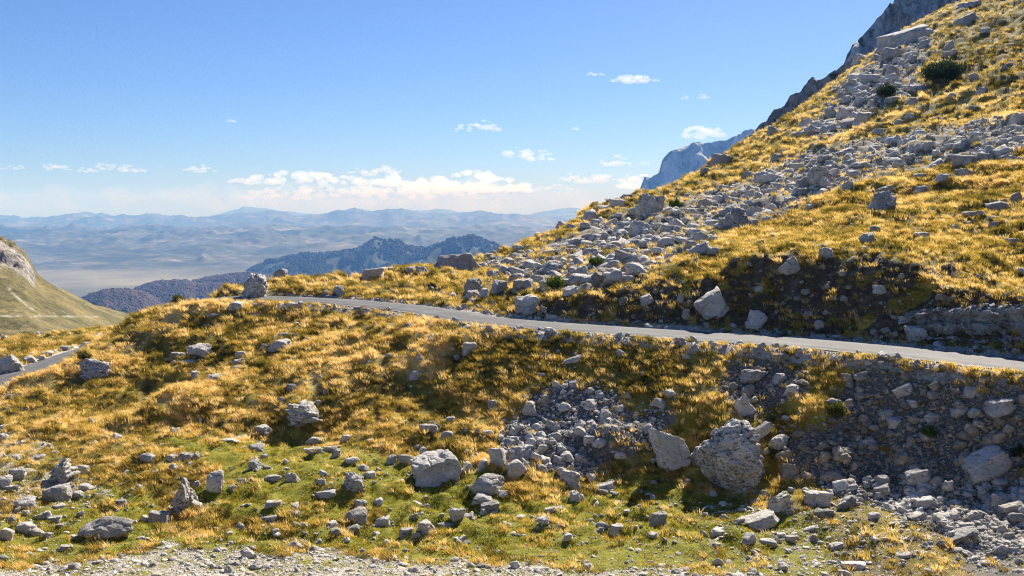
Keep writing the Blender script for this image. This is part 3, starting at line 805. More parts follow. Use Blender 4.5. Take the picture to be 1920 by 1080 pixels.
def rock_mesh(name, seed, level, kind):
    rng = np.random.default_rng(seed)
    d, f = ico(level)
    npl = {'b': 9, 'r': 14, 's': 9, 'c': 12, 'l': 12, 'p': 10}[kind]
    pw = {'b': 34, 'r': 18, 's': 34, 'c': 22, 'l': 18, 'p': 28}[kind]
    n = rng.normal(size=(npl, 3)); n /= np.linalg.norm(n, axis=1)[:, None]
    h = rng.uniform(0.62, 1.0, npl)
    if kind in 'bs':
        R = rng.normal(scale=0.16, size=(6, 3)) + np.array([[1, 0, 0], [-1, 0, 0], [0, 1, 0], [0, -1, 0], [0, 0, 1], [0, 0, -1.0]])
        R /= np.linalg.norm(R, axis=1)[:, None]
        n = np.vstack([n, R]); h = np.concatenate([np.maximum(h, 0.84), rng.uniform(0.66, 0.8, 6)])
    else:
        R = rng.normal(scale=0.22, size=(6, 3)) + np.array([[1, 0, 0], [-1, 0, 0], [0, 1, 0], [0, -1, 0], [0, 0, 1], [0, 0, -1.0]])
        R /= np.linalg.norm(R, axis=1)[:, None]
        n = np.vstack([n, R]); h = np.concatenate([h, rng.uniform(0.8, 0.98, 6)])
    if kind == 'p':
        n = np.vstack([n, [[0.75, 0, .55], [-0.7, .2, .6], [0, .75, .6], [0, -.75, .55]]]); h = np.concatenate([h, [0.72, .66, .72, .70]])
    a = np.maximum(d @ n.T / h, 1e-3)
    r = 1.0 / (np.sum(a ** pw, axis=1) ** (1.0 / pw))
    p = d * r[:, None]
    o = rng.uniform(0, 50, 3)
    big = fbm3(p * 1.6 + o, 3, seed)
    fine = fbm3(p * 5.5 + o, 4, seed + 3, 0.6)
    cr = np.abs(fbm3(p * 2.3 + o + 20, 3, seed + 7, 0.45))
    crack = np.clip(1 - cr / 0.055, 0, 1)
    cr2 = np.abs(fbm3(p * 4.6 * np.array([1, 1, 1.7]) + o + 70, 2, seed + 9, 0.45))
    crack2 = np.clip(1 - cr2 / 0.06, 0, 1)
    A = {'b': (0.05, 0.03, 0.05, 0.02), 'r': (0.07, 0.03, 0.03, 0.015), 's': (0.05, 0.03, 0.04, 0.02), 'c': (0.10, 0.06, 0.05, 0.05), 'l': (0.06, 0.04, 0.04, 0.03), 'p': (0.08, 0.05, 0.06, 0.04)}[kind]
    m = 1 + A[0] * big * 1.6 + A[1] * fine * 1.6 - A[2] * crack - A[3] * crack2
    # blocks split by joints
    nc, coff, cdep, cw, st = {'b': (13, 0.09, 0.16, 0.10, 1.0), 'r': (14, 0.07, 0.13, 0.11, 1.0), 's': (11, 0.08, 0.13, 0.09, 1.8), 'c': (120, 0.10, 0.26, 0.13, 1.0), 'l': (44, 0.12, 0.20, 0.13, 3.0), 'p': (26, 0.14, 0.20, 0.14, 0.8)}[kind]
    if seed < 2500 and kind in 'clp': nc = nc // 2
    q = (p + 0.16 * np.stack([fbm3(p * 2.5 + o + 11 * j, 2, seed + 21 + j) for j in range(3)], -1)) * np.array([1, 1, st])
    site = q[rng.integers(0, len(q), nc)] * rng.uniform(0.85, 1.05, (nc, 1))
    dd = np.linalg.norm(q[:, None] - site[None], axis=-1)
    k2 = np.argpartition(dd, 1, axis=1)[:, :2]
    f12 = np.take_along_axis(dd, k2, 1)
    sw = f12[:, 0] > f12[:, 1]
    f1 = f12.min(1); f2 = f12.max(1)
    k1 = np.where(sw, k2[:, 1], k2[:, 0])
    off = rng.uniform(-1, 1, nc)
    edge = np.clip((f2 - f1) / cw, 0, 1)
    edge = edge * edge * (3 - 2 * edge)
    m += (coff * off[k1] * edge) - cdep * (1 - edge) * np.clip(0.45 + 1.2 * fbm3(p * 1.8 + o + 33, 2, seed + 41), 0.0, 1)
    if kind == 'l':
        zz = p[:, 2] * 15 + p[:, 0] * 3 + 2.2 * fbm3(p * 1.5 + o, 2, seed + 13)
        m += 0.05 * np.clip(np.sin(zz) * 1.6, -1, 1)
    p = p * m[:, None]
    lo, hi = p.min(0), p.max(0)
    p = (p - (lo + hi) / 2) / (hi - lo)
    p[:, :2] *= (1 + 0.20 * np.clip(-p[:, 2] * 2 + 0.1, 0, 1))[:, None]
    p[:, :2] /= np.ptp(p[:, :2], axis=0)
    return mesh_from(name, p, f, True)

OFF = {'A': (0, 360), 'B': (640, 360), 'C': (1280, 360), 'D': (0, 720), 'E': (640, 720), 'F': (1280, 720), 'G': (1280, 0)}
# tile, centre x, centre y, width, height (in thirds of a photo pixel), shape, tilt, [label, short name]
ROCKS = [
 # shoulder and skyline beyond the road, left half
 ('A',1425,532,165,150,'c',0,'tall pointed craggy boulder standing on the shoulder beyond the road bend','tall pointed boulder'),
 ('A',1580,455,75,50,'p',0,'small pointed pale rock on the turf crest behind the tall pointed boulder','pointed crest rock'),
 ('A',540,992,175,115,'c',0,'grey craggy boulder alone low on the golden slope near the lower road','lone slope boulder'),
 ('A',1120,890,145,75,'c',0,'rough pale rock, larger of two lying together on the golden slope','larger twin rock'),
 ('A',995,922,115,45,'s',0,'flat pale rock, lower of two lying together on the golden slope','lower twin rock'),
 ('A',1065,957,90,30,'s',0),
 ('A',490,853,85,42,'r',0,'rounded pale boulder at the end of the row above the lower road','row-end boulder'),
 ('A',55,970,140,115,'p',0,'big bright white angular boulder beside the lower road','big white boulder'),
 ('A',170,945,80,45,'r',0),('A',240,935,50,32,'c',0),('A',265,910,70,35,'c',0),('A',365,880,60,30,'r',0),('A',180,912,60,22,'r',0),('A',410,870,50,25,'r',0),('A',310,895,40,22,'r',0),('A',330,882,35,18,'b',0),
 ('A',1585,860,155,62,'c',0,'long low grey outcrop on the slope below the road bend','long low outcrop'),
 ('A',1480,872,55,42,'c',0),('A',1590,808,80,36,'r',0),('A',1098,1030,52,46,'c',0),('A',1220,1045,115,46,'c',0,'rough grey rock half sunk in turf above the dark grassy hump','half sunk turf rock'),
 ('A',1355,912,60,38,'r',0),('A',1342,958,90,42,'c',0),('A',1740,830,72,26,'s',0),('A',1800,1045,45,36,'b',0),('A',1205,695,90,26,'s',0),('A',1660,640,110,36,'s',0),
 ('A',1445,690,55,20,'s',0),('A',1835,565,62,32,'b',0),('A',1905,555,70,60,'c',0),('A',1730,740,40,22,'r',0),('A',1668,742,30,20,'r',0),('A',1790,748,40,24,'c',0),('A',1330,640,110,50,'c',0),('A',1625,775,40,24,'r',0),('A',1105,928,40,16,'s',0),
 # skyline and slope in the middle
 ('B',180,455,130,60,'b',0,'pale blocky boulder on the turf skyline before the blue hills','skyline block'),
 ('B',290,428,90,28,'s',0),('B',390,440,70,45,'c',0),('B',455,437,85,42,'r',0),
 ('B',640,392,295,95,'b',0,'largest boulder on the skyline, long and flat topped with a shaded end','long flat-topped boulder'),
 ('B',470,405,52,26,'r',0),('B',930,385,85,66,'r',0,'rounded grey boulder on the crest just past the long flat-topped boulder','rounded crest boulder'),
 ('B',1010,377,72,42,'c',0),('B',825,415,58,36,'r',0),('B',870,405,52,28,'r',0),('B',1055,405,72,30,'s',0),('B',540,430,60,26,'r',0),('B',760,420,50,22,'r',0),
 ('B',745,530,115,95,'c',0,'cracked grey boulder crowning the rock heap above the road bend','cracked heap boulder'),
 ('B',630,580,66,32,'s',0),('B',740,582,100,60,'c',0),('B',802,570,52,60,'b',0),('B',740,612,52,26,'r',0),('B',505,545,45,32,'b',0),('B',690,600,50,26,'r',0),
 ('B',890,535,100,78,'b',0,'square pale block at the top corner of the road cutting','square corner block'),
 ('B',965,486,66,56,'r',0),('B',1018,520,138,66,'s',12,'long pale slanted boulder with a shaded face above the road cutting','slanted pale boulder'),
 ('B',1100,490,82,48,'b',0),('B',1145,530,62,72,'b',0),('B',1050,622,150,92,'r',0,'smooth pale boulder half buried in the dark road cutting','half buried boulder'),
 ('B',1070,660,90,50,'s',20),('B',1290,507,92,42,'s',0),('B',1288,556,100,52,'b',15),('B',1325,447,125,82,'c',0,'broad cracked boulder at the lower edge of the rubble band','broad cracked boulder'),
 ('B',1190,427,165,82,'c',0,'wide broken outcrop low in the rubble band on the slope','wide broken outcrop'),('B',1105,457,60,40,'c',0),
 ('B',1328,275,80,68,'b',0,'pale cube-shaped boulder on turf beside the rubble band','cube-shaped boulder'),('B',1398,250,95,48,'s',0),
 ('B',1588,187,120,85,'c',0,'bulky grey boulder topping the upper edge of the rubble band','bulky band boulder'),
 ('B',1672,212,140,105,'r',0,'large domed boulder in the rubble band beside the bulky one','large domed boulder'),('B',1460,237,95,40,'c',0),
 ('B',1582,372,108,82,'r',-25,'smooth egg-shaped pale boulder perched in the rubble band','egg-shaped boulder'),
 ('B',1525,412,95,60,'r',0),('B',1505,475,115,52,'s',10,'pale tilted slab just below the egg-shaped boulder','pale tilted slab'),
 ('B',1540,292,125,58,'c',0),('B',1465,282,62,40,'b',0),('B',1640,332,62,48,'b',0),('B',1660,382,62,48,'r',0),('B',1820,282,105,60,'r',0),('B',1840,362,52,36,'r',0),('B',1722,345,60,38,'c',0),('B',1640,432,82,48,'r',0),
 ('B',1395,122,110,92,'r',0,'smooth domed boulder with a mossy cap on the slope skyline','mossy-capped boulder'),('B',1388,187,56,36,'c',0),('B',1480,85,75,38,'r',0,'small rounded rock on the skyline between two bigger boulders','small skyline rock'),
 ('B',1552,58,92,58,'r',0,'grey rounded boulder under a grassy top on the slope skyline','grassy-topped boulder'),('B',1612,22,95,48,'c',0),
 ('B',1735,65,155,135,'c',0,'great dark-sided boulder standing alone on the golden skyline slope','great dark-sided boulder'),
 ('B',1240,177,76,48,'c',0,'dark rugged rock on the low end of the slope skyline','dark skyline rock'),('B',1178,330,82,30,'s',0),('B',1180,372,55,34,'r',0),('B',1300,360,60,36,'c',0),('B',1410,327,115,50,'c',0),('B',1250,385,60,36,'r',0),
 ('B',1560,127,50,28,'c',0),('B',1770,185,92,50,'r',0),('B',1850,150,72,52,'c',0),('B',1892,112,70,50,'r',0),('B',1250,300,60,24,'s',0),('B',1355,388,60,36,'b',0),('B',1440,345,60,40,'b',0),('B',1700,290,70,46,'r',0),('B',1780,330,60,40,'c',0),('B',1600,450,60,34,'r',0),('B',1740,405,70,44,'r',0),('B',1560,235,60,40,'c',0),('B',1110,415,60,34,'b',0),
 ('B',718,880,85,75,'r',0,'dark half hidden boulder in the grassy bank below the road','grassy bank boulder'),('B',140,675,62,46,'b',0),('B',385,750,72,28,'s',0),('B',1710,602,85,48,'s',35,'pale slab tilted on the dark road cutting','tilted cutting slab'),('B',1908,600,36,60,'b',0),
 ('B',270,920,52,26,'s',0),('B',420,1030,95,50,'c',0),('B',160,960,42,22,'s',0),('B',1300,945,110,36,'s',25),('B',1570,905,50,44,'b',0),('B',1140,660,50,40,'b',0),('B',1405,695,36,24,'b',0),
 # right hand slope and cutting
 ('C',1130,50,155,115,'c',0,'big pale boulder with a long dark shadow alone on the golden slope','big shadowed boulder'),
 ('C',1780,80,155,56,'r',0,'broad low pale boulder high on the sunny turf above the rock wall','broad turf boulder'),('C',1640,124,130,34,'s',0,'flat pale rock beside the broad turf boulder','flat turf rock'),
 ('C',1745,145,80,26,'s',0),('C',1755,187,75,45,'r',0),('C',1525,200,58,32,'r',0),('C',1600,172,42,20,'r',0),('C',1040,263,108,72,'c',0,'rugged grey rock on turf downhill of the big shadowed boulder','rugged turf rock'),
 ('C',1080,208,52,36,'r',0),('C',1340,240,92,30,'s',0),('C',1322,212,62,22,'s',0),('C',805,347,132,70,'c',0,'pale spiky rock at the lip of the dark road cutting','spiky lip rock'),
 ('C',595,411,118,98,'c',15,'grey boulder leaning out at the top edge of the dark cutting','leaning edge boulder'),
 ('C',165,630,172,138,'b',35,'largest boulder in the dark cutting, tilted and split in two','tilted split boulder'),
 ('C',20,682,46,52,'b',0),('C',410,712,125,115,'p',20,'dark angular rock standing at the road edge under the cutting','road edge rock'),
 ('C',705,687,42,36,'b',0,'small bright white stone at the foot of the dark cutting','small white stone'),('C',770,742,62,46,'r',0),('C',1248,722,72,46,'b',0,'bright bluish stone just before the layered rock wall','bright wall stone'),
 ('C',1105,547,66,52,'b',0),('C',1305,792,105,84,'b',0,'square block at the near end of the layered rock wall','wall end block'),('C',1880,32,85,60,'c',0),
 ('C',405,102,88,72,'b',0,'pale split block in the rubble band uphill of the slabby outcrop','pale split block'),
 ('C',290,152,175,135,'l',0,'large fractured slabby outcrop in the middle of the rubble band','slabby outcrop'),('C',405,167,72,56,'b',0),
 ('C',130,57,92,80,'r',0),('C',45,302,92,60,'c',0),('C',172,332,82,46,'r',0),('C',725,77,72,36,'b',0),('C',615,42,85,50,'c',0),('C',785,50,52,26,'b',0),('C',500,77,92,60,'r',0),('C',350,80,62,50,'b',0),('C',180,170,110,50,'s',0),
 ('C',60,187,72,44,'r',0),('C',85,240,60,36,'b',0),('C',20,155,60,44,'c',0),('C',230,110,66,44,'b',0),('C',170,262,60,36,'r',0),('C',560,120,60,36,'r',0),('C',1900,447,46,52,'r',0),('C',50,882,75,60,'c',10),('C',920,1042,62,46,'b',0),
 ('C',400,1032,150,80,'c',0,'shaded broken outcrop just under the road edge in the bank','shaded bank outcrop'),('C',545,1045,90,60,'c',0),('C',1850,277,80,40,'c',0),('C',850,600,55,36,'b',0),('C',690,560,60,34,'s',25),('C',430,545,50,36,'b',0),('C',1500,600,70,36,'s',10),('C',900,460,46,30,'b',0),('C',1230,470,40,26,'b',0),('C',810,680,44,32,'r',0),('C',640,600,40,28,'b',0),
 # gully floor, left
 ('D',1710,160,215,125,'l',0,'layered grey boulder in a dark hollow of the grassy slope','layered boulder'),('D',1790,105,38,36,'r',0,'small round stone resting on top of the layered boulder','round top stone'),
 ('D',352,492,150,118,'l',25,'tilted ribbed grey boulder on the stony patch at the gully side','ribbed boulder'),('D',105,510,82,72,'r',0,'rounded boulder beside the ribbed boulder on the stony patch','patch boulder'),
 ('D',28,550,78,72,'r',0,'rounded boulder at the very edge of the stony patch','edge boulder'),('D',75,587,72,36,'r',0),('D',470,478,85,46,'b',0,'pale block just past the ribbed boulder on the stony patch','pale patch block'),('D',25,300,75,52,'r',0),('D',25,247,62,36,'b',0),
 ('D',830,415,82,52,'p',0),('D',970,415,62,40,'b',0),('D',1045,408,95,46,'s',0,'pale low slab between two smaller stones on the sunny gully side','pale low slab'),('D',1105,405,46,46,'b',0),('D',660,297,62,42,'c',0),
 ('D',1040,630,150,195,'c',-20,'tall white furrowed boulder leaning over a dark hollow in the turf','tall white boulder'),('D',1210,547,105,112,'r',0,'pale rounded boulder standing uphill of the tall white boulder','pale rounded boulder'),
 ('D',1315,587,62,40,'r',0),('D',1360,550,52,42,'b',0),('D',1430,455,95,62,'c',20),('D',1485,405,46,26,'b',0),('D',1545,532,105,42,'s',0),('D',1645,525,78,66,'r',0,'upright grey rock by a flat one amid the turf tussocks','upright turf rock'),
 ('D',1815,502,62,32,'s',0),('D',1770,320,105,46,'r',0),('D',1765,375,88,36,'s',0),('D',1440,357,95,40,'r',0),('D',1475,257,125,52,'c',0,'dark broken outcrop downhill of the layered boulder','dark broken outcrop'),
 ('D',1290,320,105,26,'s',0),('D',1350,302,72,26,'s',0),('D',1810,552,52,40,'r',0),('D',1540,677,95,40,'s',10),('D',1515,764,82,46,'b',0,'small pale block alone on the golden turf of the gully','small pale block'),
 ('D',1834,622,112,48,'s',10),('D',1705,793,52,28,'s',0),('D',138,672,122,62,'r',0,'low pale boulder touching a darker one at the gully side','low pale boulder'),('D',312,622,165,95,'r',15,'long dark-sided boulder leaning against the low pale boulder','long dark-sided boulder'),
 ('D',605,808,285,128,'r',10,'big smooth pale boulder with a pointed end on green grass','big smooth boulder'),('D',245,737,92,56,'c',0),('D',305,762,82,40,'b',0),('D',150,812,115,75,'r',0,'rounded pale rock heading the cluster on the green grass','cluster rock'),
 ('D',205,837,92,46,'r',0),('D',28,847,95,82,'r',-25,'smooth white boulder sloping down into green grass','sloping white boulder'),('D',345,792,72,26,'s',0),('D',895,757,110,85,'b',0,'shaded boulder lying in the dark hollow under the tall white boulder','shaded hollow boulder'),
 ('D',680,672,62,46,'b',0),('D',1415,922,62,36,'b',0),('D',1775,925,62,36,'r',0),('D',1890,832,72,46,'r',0),('D',480,580,75,36,'s',0),('D',445,622,76,36,'s',0),('D',300,387,52,28,'s',0),('D',215,412,82,30,'s',0),('D',95,412,62,30,'b',0),
 ('D',60,67,60,20,'s',0),('D',950,32,32,18,'b',0),('D',870,497,46,28,'r',0),('D',1890,392,62,50,'r',0),('D',1850,367,62,36,'r',0),('D',15,657,44,42,'r',0),('D',60,767,62,50,'c',0),('D',1835,42,42,32,'r',0),('D',1640,22,72,50,'c',0),('D',860,1017,46,28,'b',0),('D',1665,727,50,24,'s',0),
 ('D',370,922,90,30,'s',0),('D',640,420,40,24,'b',0),('D',790,350,40,24,'s',0),('D',910,345,50,24,'b',0),('D',330,690,70,30,'s',0),
 # gully floor, middle
 ('E',530,478,290,205,'b',0,'largest block boulder on the green gully floor, square and pale','largest block boulder'),('E',825,567,195,112,'r',0,'rounded grey boulder propped on smaller rocks in the green gully','propped boulder'),
 ('E',1280,542,130,115,'r',0,'round boulder with a long dark shadow on green turf','round shadow boulder'),('E',975,482,125,105,'r',35,'smooth grey rock leaning against the stone fan above the propped boulder','leaning fan rock'),
 ('E',1010,390,200,110,'c',25,'long ridge-shaped outcrop at the foot of the stone fan','ridge-shaped outcrop'),('E',880,412,82,115,'b',20,'upright dark-sided rock at the corner of the stone fan','corner fan rock'),
 ('E',1130,477,62,52,'r',0),('E',835,692,110,56,'b',0,'low warm-toned block lying on grass below the propped boulder','low warm block'),('E',660,732,102,82,'c',20,'craggy grey rock between the big block and the stony flat','craggy gully rock'),
 ('E',68,552,145,112,'c',0,'split craggy boulder in turf level with the largest block','split craggy boulder'),('E',85,742,125,82,'r',0,'pale humped rock on green grass below the split boulder','pale humped rock'),
 ('E',225,777,105,60,'r',0,'small dark rounded rock on green grass beside the humped rock','dark rounded rock'),('E',470,807,118,76,'c',0,'cracked rock topping the small heap on the grass edge','heap top rock'),('E',425,852,64,42,'r',0),('E',365,837,75,60,'b',0),('E',580,797,92,42,'r',0),
 ('E',50,820,105,40,'s',20),('E',795,457,74,66,'r',0),('E',715,467,62,60,'r',0),('E',365,422,74,56,'r',0),('E',285,427,62,56,'b',0),('E',485,687,84,26,'s',20),('E',110,672,82,50,'r',0),('E',210,662,52,46,'b',0),
 ('E',1130,767,78,46,'c',0),('E',1195,707,98,32,'s',8,'flat slab on bright grass downhill of the round shadow boulder','flat grass slab'),('E',1010,747,72,26,'s',0),('E',1275,862,58,46,'b',0),('E',1480,582,105,46,'s',20),('E',1470,607,62,32,'b',0),
 ('E',1785,760,105,78,'b',0,'pale cube block among small stones at the grass edge','pale edge cube'),('E',1545,822,82,66,'b',0),('E',1740,847,84,30,'s',0),('E',910,622,66,42,'r',0),('E',800,652,125,60,'b',0),
 ('E',1845,335,225,240,'b',12,'large tilted boulder with a jutting flat top under the bank','large jutting boulder'),('E',490,250,105,56,'r',0,'pale low rock on turf above the largest block','pale low rock'),('E',590,292,85,56,'r',15),('E',775,265,52,32,'r',0),('E',850,117,52,60,'b',0),
 ('E',1130,367,85,56,'r',0),('E',1270,412,92,60,'r',0),('E',1350,417,80,46,'b',0),('E',1060,132,95,72,'c',0,'bulky rock at the upper corner of the stone fan','upper fan rock'),('E',1145,87,62,60,'c',0),('E',1490,177,72,72,'r',0,'round pale stone near the top of the stone fan','round fan stone'),('E',1200,302,85,62,'r',0),
 ('E',60,432,92,46,'r',0),('E',22,307,66,46,'r',0),('E',160,322,62,32,'s',0),('E',465,372,62,36,'r',0),('E',125,472,62,40,'b',0),('E',160,512,62,40,'r',0),('E',1310,632,62,60,'b',0),('E',265,892,62,26,'s',0),('E',120,942,52,32,'b',0),
 ('E',1750,637,42,36,'b',0),('E',1610,717,52,26,'r',0),('E',640,872,62,22,'s',0),('E',1060,300,60,40,'r',0),('E',1120,320,66,44,'b',0),('E',960,330,70,40,'r',0),('E',1390,310,66,46,'r',0),('E',1340,240,60,50,'b',0),('E',1000,250,66,40,'r',0),('E',1180,225,60,40,'b',0),('E',1420,240,60,40,'c',0),('E',1100,240,60,40,'r',0),('E',1240,370,60,46,'b',0),
 # bank and stony ground on the right
 ('F',262,402,365,365,'c',15,'biggest boulder in view, craggy and pitted, leaning on the bank','biggest craggy boulder'),('F',430,258,50,150,'s',-60,'thin pale slab set upright behind the biggest craggy boulder','thin upright slab'),('F',545,327,125,92,'r',30,'slanting grey rock just past the biggest craggy boulder','slanting grey rock'),
 ('F',1705,440,255,135,'s',18,'large square-edged slab jutting out over a dark hollow','jutting square slab'),('F',755,647,155,92,'b',5,'pale flat-topped block alone on the grassy stones','pale flat-topped block'),('F',605,482,98,82,'b',0,'pale angular cube at the grassy foot of the bank','angular bank cube'),
 ('F',545,672,145,112,'c',15,'grey rock rising from turf beside the pale flat-topped block','grey turf rock'),('F',1330,517,155,76,'s',20,'slanting pale slab on the stony slope below the shaded scree','slanting scree slab'),('F',910,667,135,70,'c',15,'dark narrow outcrop past the pale flat-topped block','dark narrow outcrop'),
 ('F',1110,627,84,46,'r',0),('F',1365,667,115,56,'b',15,'squared dark stone below the jutting square slab','squared dark stone'),('F',1500,745,155,50,'s',18,'long flat pale slab by the dry brown grass','long flat slab'),('F',440,775,210,80,'s',28,'long slanted stone pointing up to the pale flat-topped block','long slanted stone'),
 ('F',765,727,82,52,'b',0),('F',610,872,68,46,'b',0),('F',215,832,105,36,'s',0),('F',120,842,52,46,'p',0),('F',740,867,62,46,'c',0),('F',480,892,95,36,'s',0),('F',870,912,95,40,'s',15),('F',925,382,95,60,'r',15),
 ('F',1790,122,175,72,'s',10,'warm-toned long block high in the shaded scree','warm scree block'),('F',330,122,120,115,'b',40,'bluish tilted rock in the shaded bank above the biggest boulder','bluish bank rock'),('F',620,32,125,60,'c',15),('F',1240,37,105,60,'s',30,'bluish slab lying near the top of the shaded scree','bluish scree slab'),
 ('F',185,907,62,32,'b',0),('F',1240,967,105,32,'s',8),('F',960,1022,130,42,'s',8),('F',1625,802,72,42,'r',0),('F',320,772,85,42,'r',0),('F',1190,217,85,60,'b',0),('F',1400,187,80,52,'b',0),('F',1560,152,92,42,'s',20),('F',1290,110,70,46,'b',0),('F',1040,330,80,46,'b',20),('F',1620,40,80,50,'b',0),
 ('F',1525,877,290,26,'s',30,'long thin pale stone ledge lying slanted across the stony ground','long thin ledge'),('F',1850,700,120,60,'s',20),('F',690,600,60,36,'b',0),('F',1080,745,70,46,'s',20),('F',1275,520,90,40,'s',10),('F',1640,160,70,46,'b',0),('F',1010,190,60,40,'b',0),('F',1145,170,70,44,'s',20),('F',720,820,90,34,'s',20),('F',1820,900,70,40,'b',0),('F',1700,1010,80,30,'s',0),
 # upper slope
 ('G',1260,205,330,92,'s',26,'huge smooth rock slab slanting up the slope under the cliff','huge slanting slab'),('G',1600,102,135,72,'s',24,'bluish smooth slab on turf uphill of the huge slanting slab','bluish turf slab'),('G',1620,18,140,40,'s',12,'bright white slab on the top skyline of the slope','white skyline slab'),
 ('G',1290,305,105,52,'r',0),('G',1180,292,125,82,'c',0),('G',1000,322,95,60,'c',0),('G',1175,397,85,92,'r',20,'smooth upright oval boulder in the heap below the huge slab','oval heap boulder'),('G',1050,442,115,80,'r',0,'rounded boulder in the middle of the heap below the cliff','rounded heap boulder'),
 ('G',960,472,115,95,'c',20,'steep grey rock on the outer side of the heap below the cliff','outer heap rock'),('G',1000,492,95,60,'r',0),('G',1165,497,115,60,'b',0,'pale block by the low green bush in the boulder heap','pale bush block'),('G',1490,247,64,82,'c',0,'dark upright rock in the shady turf near the white pair','dark upright rock'),
 ('G',1530,285,50,42,'r',0,'bright white stone, upper of the pair in shady turf','upper white stone'),('G',1480,302,52,52,'r',0,'bright white stone, lower of the pair in shady turf','lower white stone'),('G',1470,345,42,36,'r',0),('G',1640,427,78,62,'c',0,'pale rock beside the dark pine bush','pine bush rock'),('G',1700,167,54,42,'c',0),('G',1820,362,64,50,'c',0),
 ('G',1110,735,100,42,'b',0,'pale block on turf at the foot of the golden strip','golden strip block'),('G',1280,645,85,36,'c',0),('G',1220,682,74,36,'c',0),('G',1190,782,125,60,'c',0),('G',1325,735,90,46,'c',0),('G',1620,605,95,40,'c',0),('G',830,620,64,90,'b',25,'steep dark-sided rock where the heap meets the golden turf','heap foot rock'),
 ('G',910,632,95,80,'c',15),('G',1000,560,85,60,'c',0),('G',920,552,80,50,'c',0),('G',830,697,75,55,'r',0),('G',520,722,85,70,'c',0),('G',222,887,125,92,'c',0,'dark boulder on the skyline where the pale distant cliff ends','dark cliff-end boulder'),
 ('G',365,977,84,52,'c',0,'dark rock alone on the golden turf below the skyline','lone golden turf rock'),('G',545,882,95,60,'c',0),('G',483,992,175,98,'c',12,'long rugged outcrop at the upper edge of the rubble band','long rugged outcrop'),('G',640,932,90,50,'r',0),('G',768,985,155,120,'c',0,'large jagged outcrop in the thick of the rubble band','large jagged outcrop'),
 ('G',860,962,80,52,'r',0),('G',960,972,95,70,'r',0),('G',1000,922,145,50,'c',0),('G',932,1037,105,60,'c',0),('G',1120,1060,155,75,'c',0,'rough grey outcrop at the lower edge of the rubble band','rough edge outcrop'),('G',1335,987,74,50,'b',0),
 ('G',1580,892,135,80,'r',0,'broad smooth boulder where the rubble band thins out','broad smooth boulder'),('G',1710,877,125,50,'r',0),('G',1480,992,112,60,'c',0,'dark grey rock on turf just under the rubble band','dark under-band rock'),('G',1580,967,105,60,'b',0),('G',1340,1057,95,50,'r',0),('G',1425,917,64,40,'b',0),('G',1350,817,84,50,'r',0),
 ('G',1470,802,84,40,'r',0),('G',1560,812,105,50,'r',0),('G',1640,785,75,40,'b',0),('G',1180,897,95,50,'r',0),('G',1270,882,84,40,'c',0),('G',890,850,155,50,'c',12),('G',965,832,85,40,'c',0),('G',800,882,85,44,'c',0),('G',1110,827,100,32,'s',0),('G',505,1067,64,40,'r',0),('G',130,952,62,36,'c',0),('G',1780,742,85,44,'c',0),('G',1880,655,90,75,'c',0),
 ('G',1690,502,75,50,'c',0),('G',1300,562,75,62,'c',0),('G',1240,340,70,46,'r',0),('G',1110,480,60,42,'r',0),('G',1720,800,80,40,'r',0),('G',1820,790,85,44,'c',0),('G',1210,335,50,36,'r',0),('G',1100,320,66,44,'c',0),
]

rng = random.Random(4)
items = []
for r in ROCKS:
    ox, oy = OFF[r[0]]
    cx, cy, w, h = ox + r[1] / 3, oy + r[2] / 3, r[3] / 3, r[4] / 3
    items.append(dict(cx=cx, cy=cy, w=w, h=h, kind=r[5], tilt=r[6], label=r[7] if len(r) > 7 else None, short=r[8] if len(r) > 8 else None, area=w * h))
order = sorted(range(len(items)), key=lambda i: (items[i]['label'] is None, -items[i]['area']))
keep = set(order[:299])
marks = [(it['short'], it['cx'], it['cy'], it['w'], it['h']) for it in items if it['short']]
taken = set(it['label'] for it in items if it['label'])

def describe(it):
    a = it['area']
    size = 'tiny' if a < 180 else 'small' if a < 420 else 'mid-sized' if a < 800 else 'large'
    asp = it['w'] / it['h']
    shape = {'s': 'flat', 'b': 'blocky', 'r': 'rounded', 'c': 'rugged', 'p': 'pointed', 'l': 'layered'}[it['kind']]
    if asp > 2.2 and it['kind'] != 's': shape = 'low ' + shape
    if asp < 0.9: shape = 'upright ' + shape
    near = sorted(marks, key=lambda m: math.hypot(m[1] - it['cx'], (m[2] - it['cy']) * 1.3))[:8]
    cand = []
    for m in near[:6]:
        dx, dy = it['cx'] - m[1], it['cy'] - m[2]
        gap = math.hypot(dx, dy) - 0.5 * (m[3] + it['w'])
        if abs(dy) > 0.8 * abs(dx): rel = 'directly above' if dy < 0 else 'directly below'
        elif gap < 8: rel = 'right beside'
        elif dy < -0.3 * abs(dx): rel = 'diagonally above'
        elif dy > 0.3 * abs(dx): rel = 'diagonally below'
        else: rel = 'level with'
        cand.append(f"{size} {shape} grey rock {rel} the {m[0]}")
        for m2 in near[:6]:
            if m2 is m: continue
            ex, ey = m2[1] - m[1], m2[2] - m[2]
            s = ex * ex + ey * ey
            q = (dx * ex + dy * ey) / s if s else -1
            if 0.1 < q < 0.9 and abs(dx * ey - dy * ex) / math.sqrt(s) < 45:
                cand.append(f"{size} {shape} grey rock between the {m[0]} and the {m2[0]}")
    for c in cand:
        if c not in taken and len(c.split()) <= 15:
            return c
    for word in ('second', 'third', 'fourth', 'fifth'):
        for c in cand:
            c2 = word + ' ' + c
            if c2 not in taken and len(c2.split()) <= 16: return c2
    return cand[0]

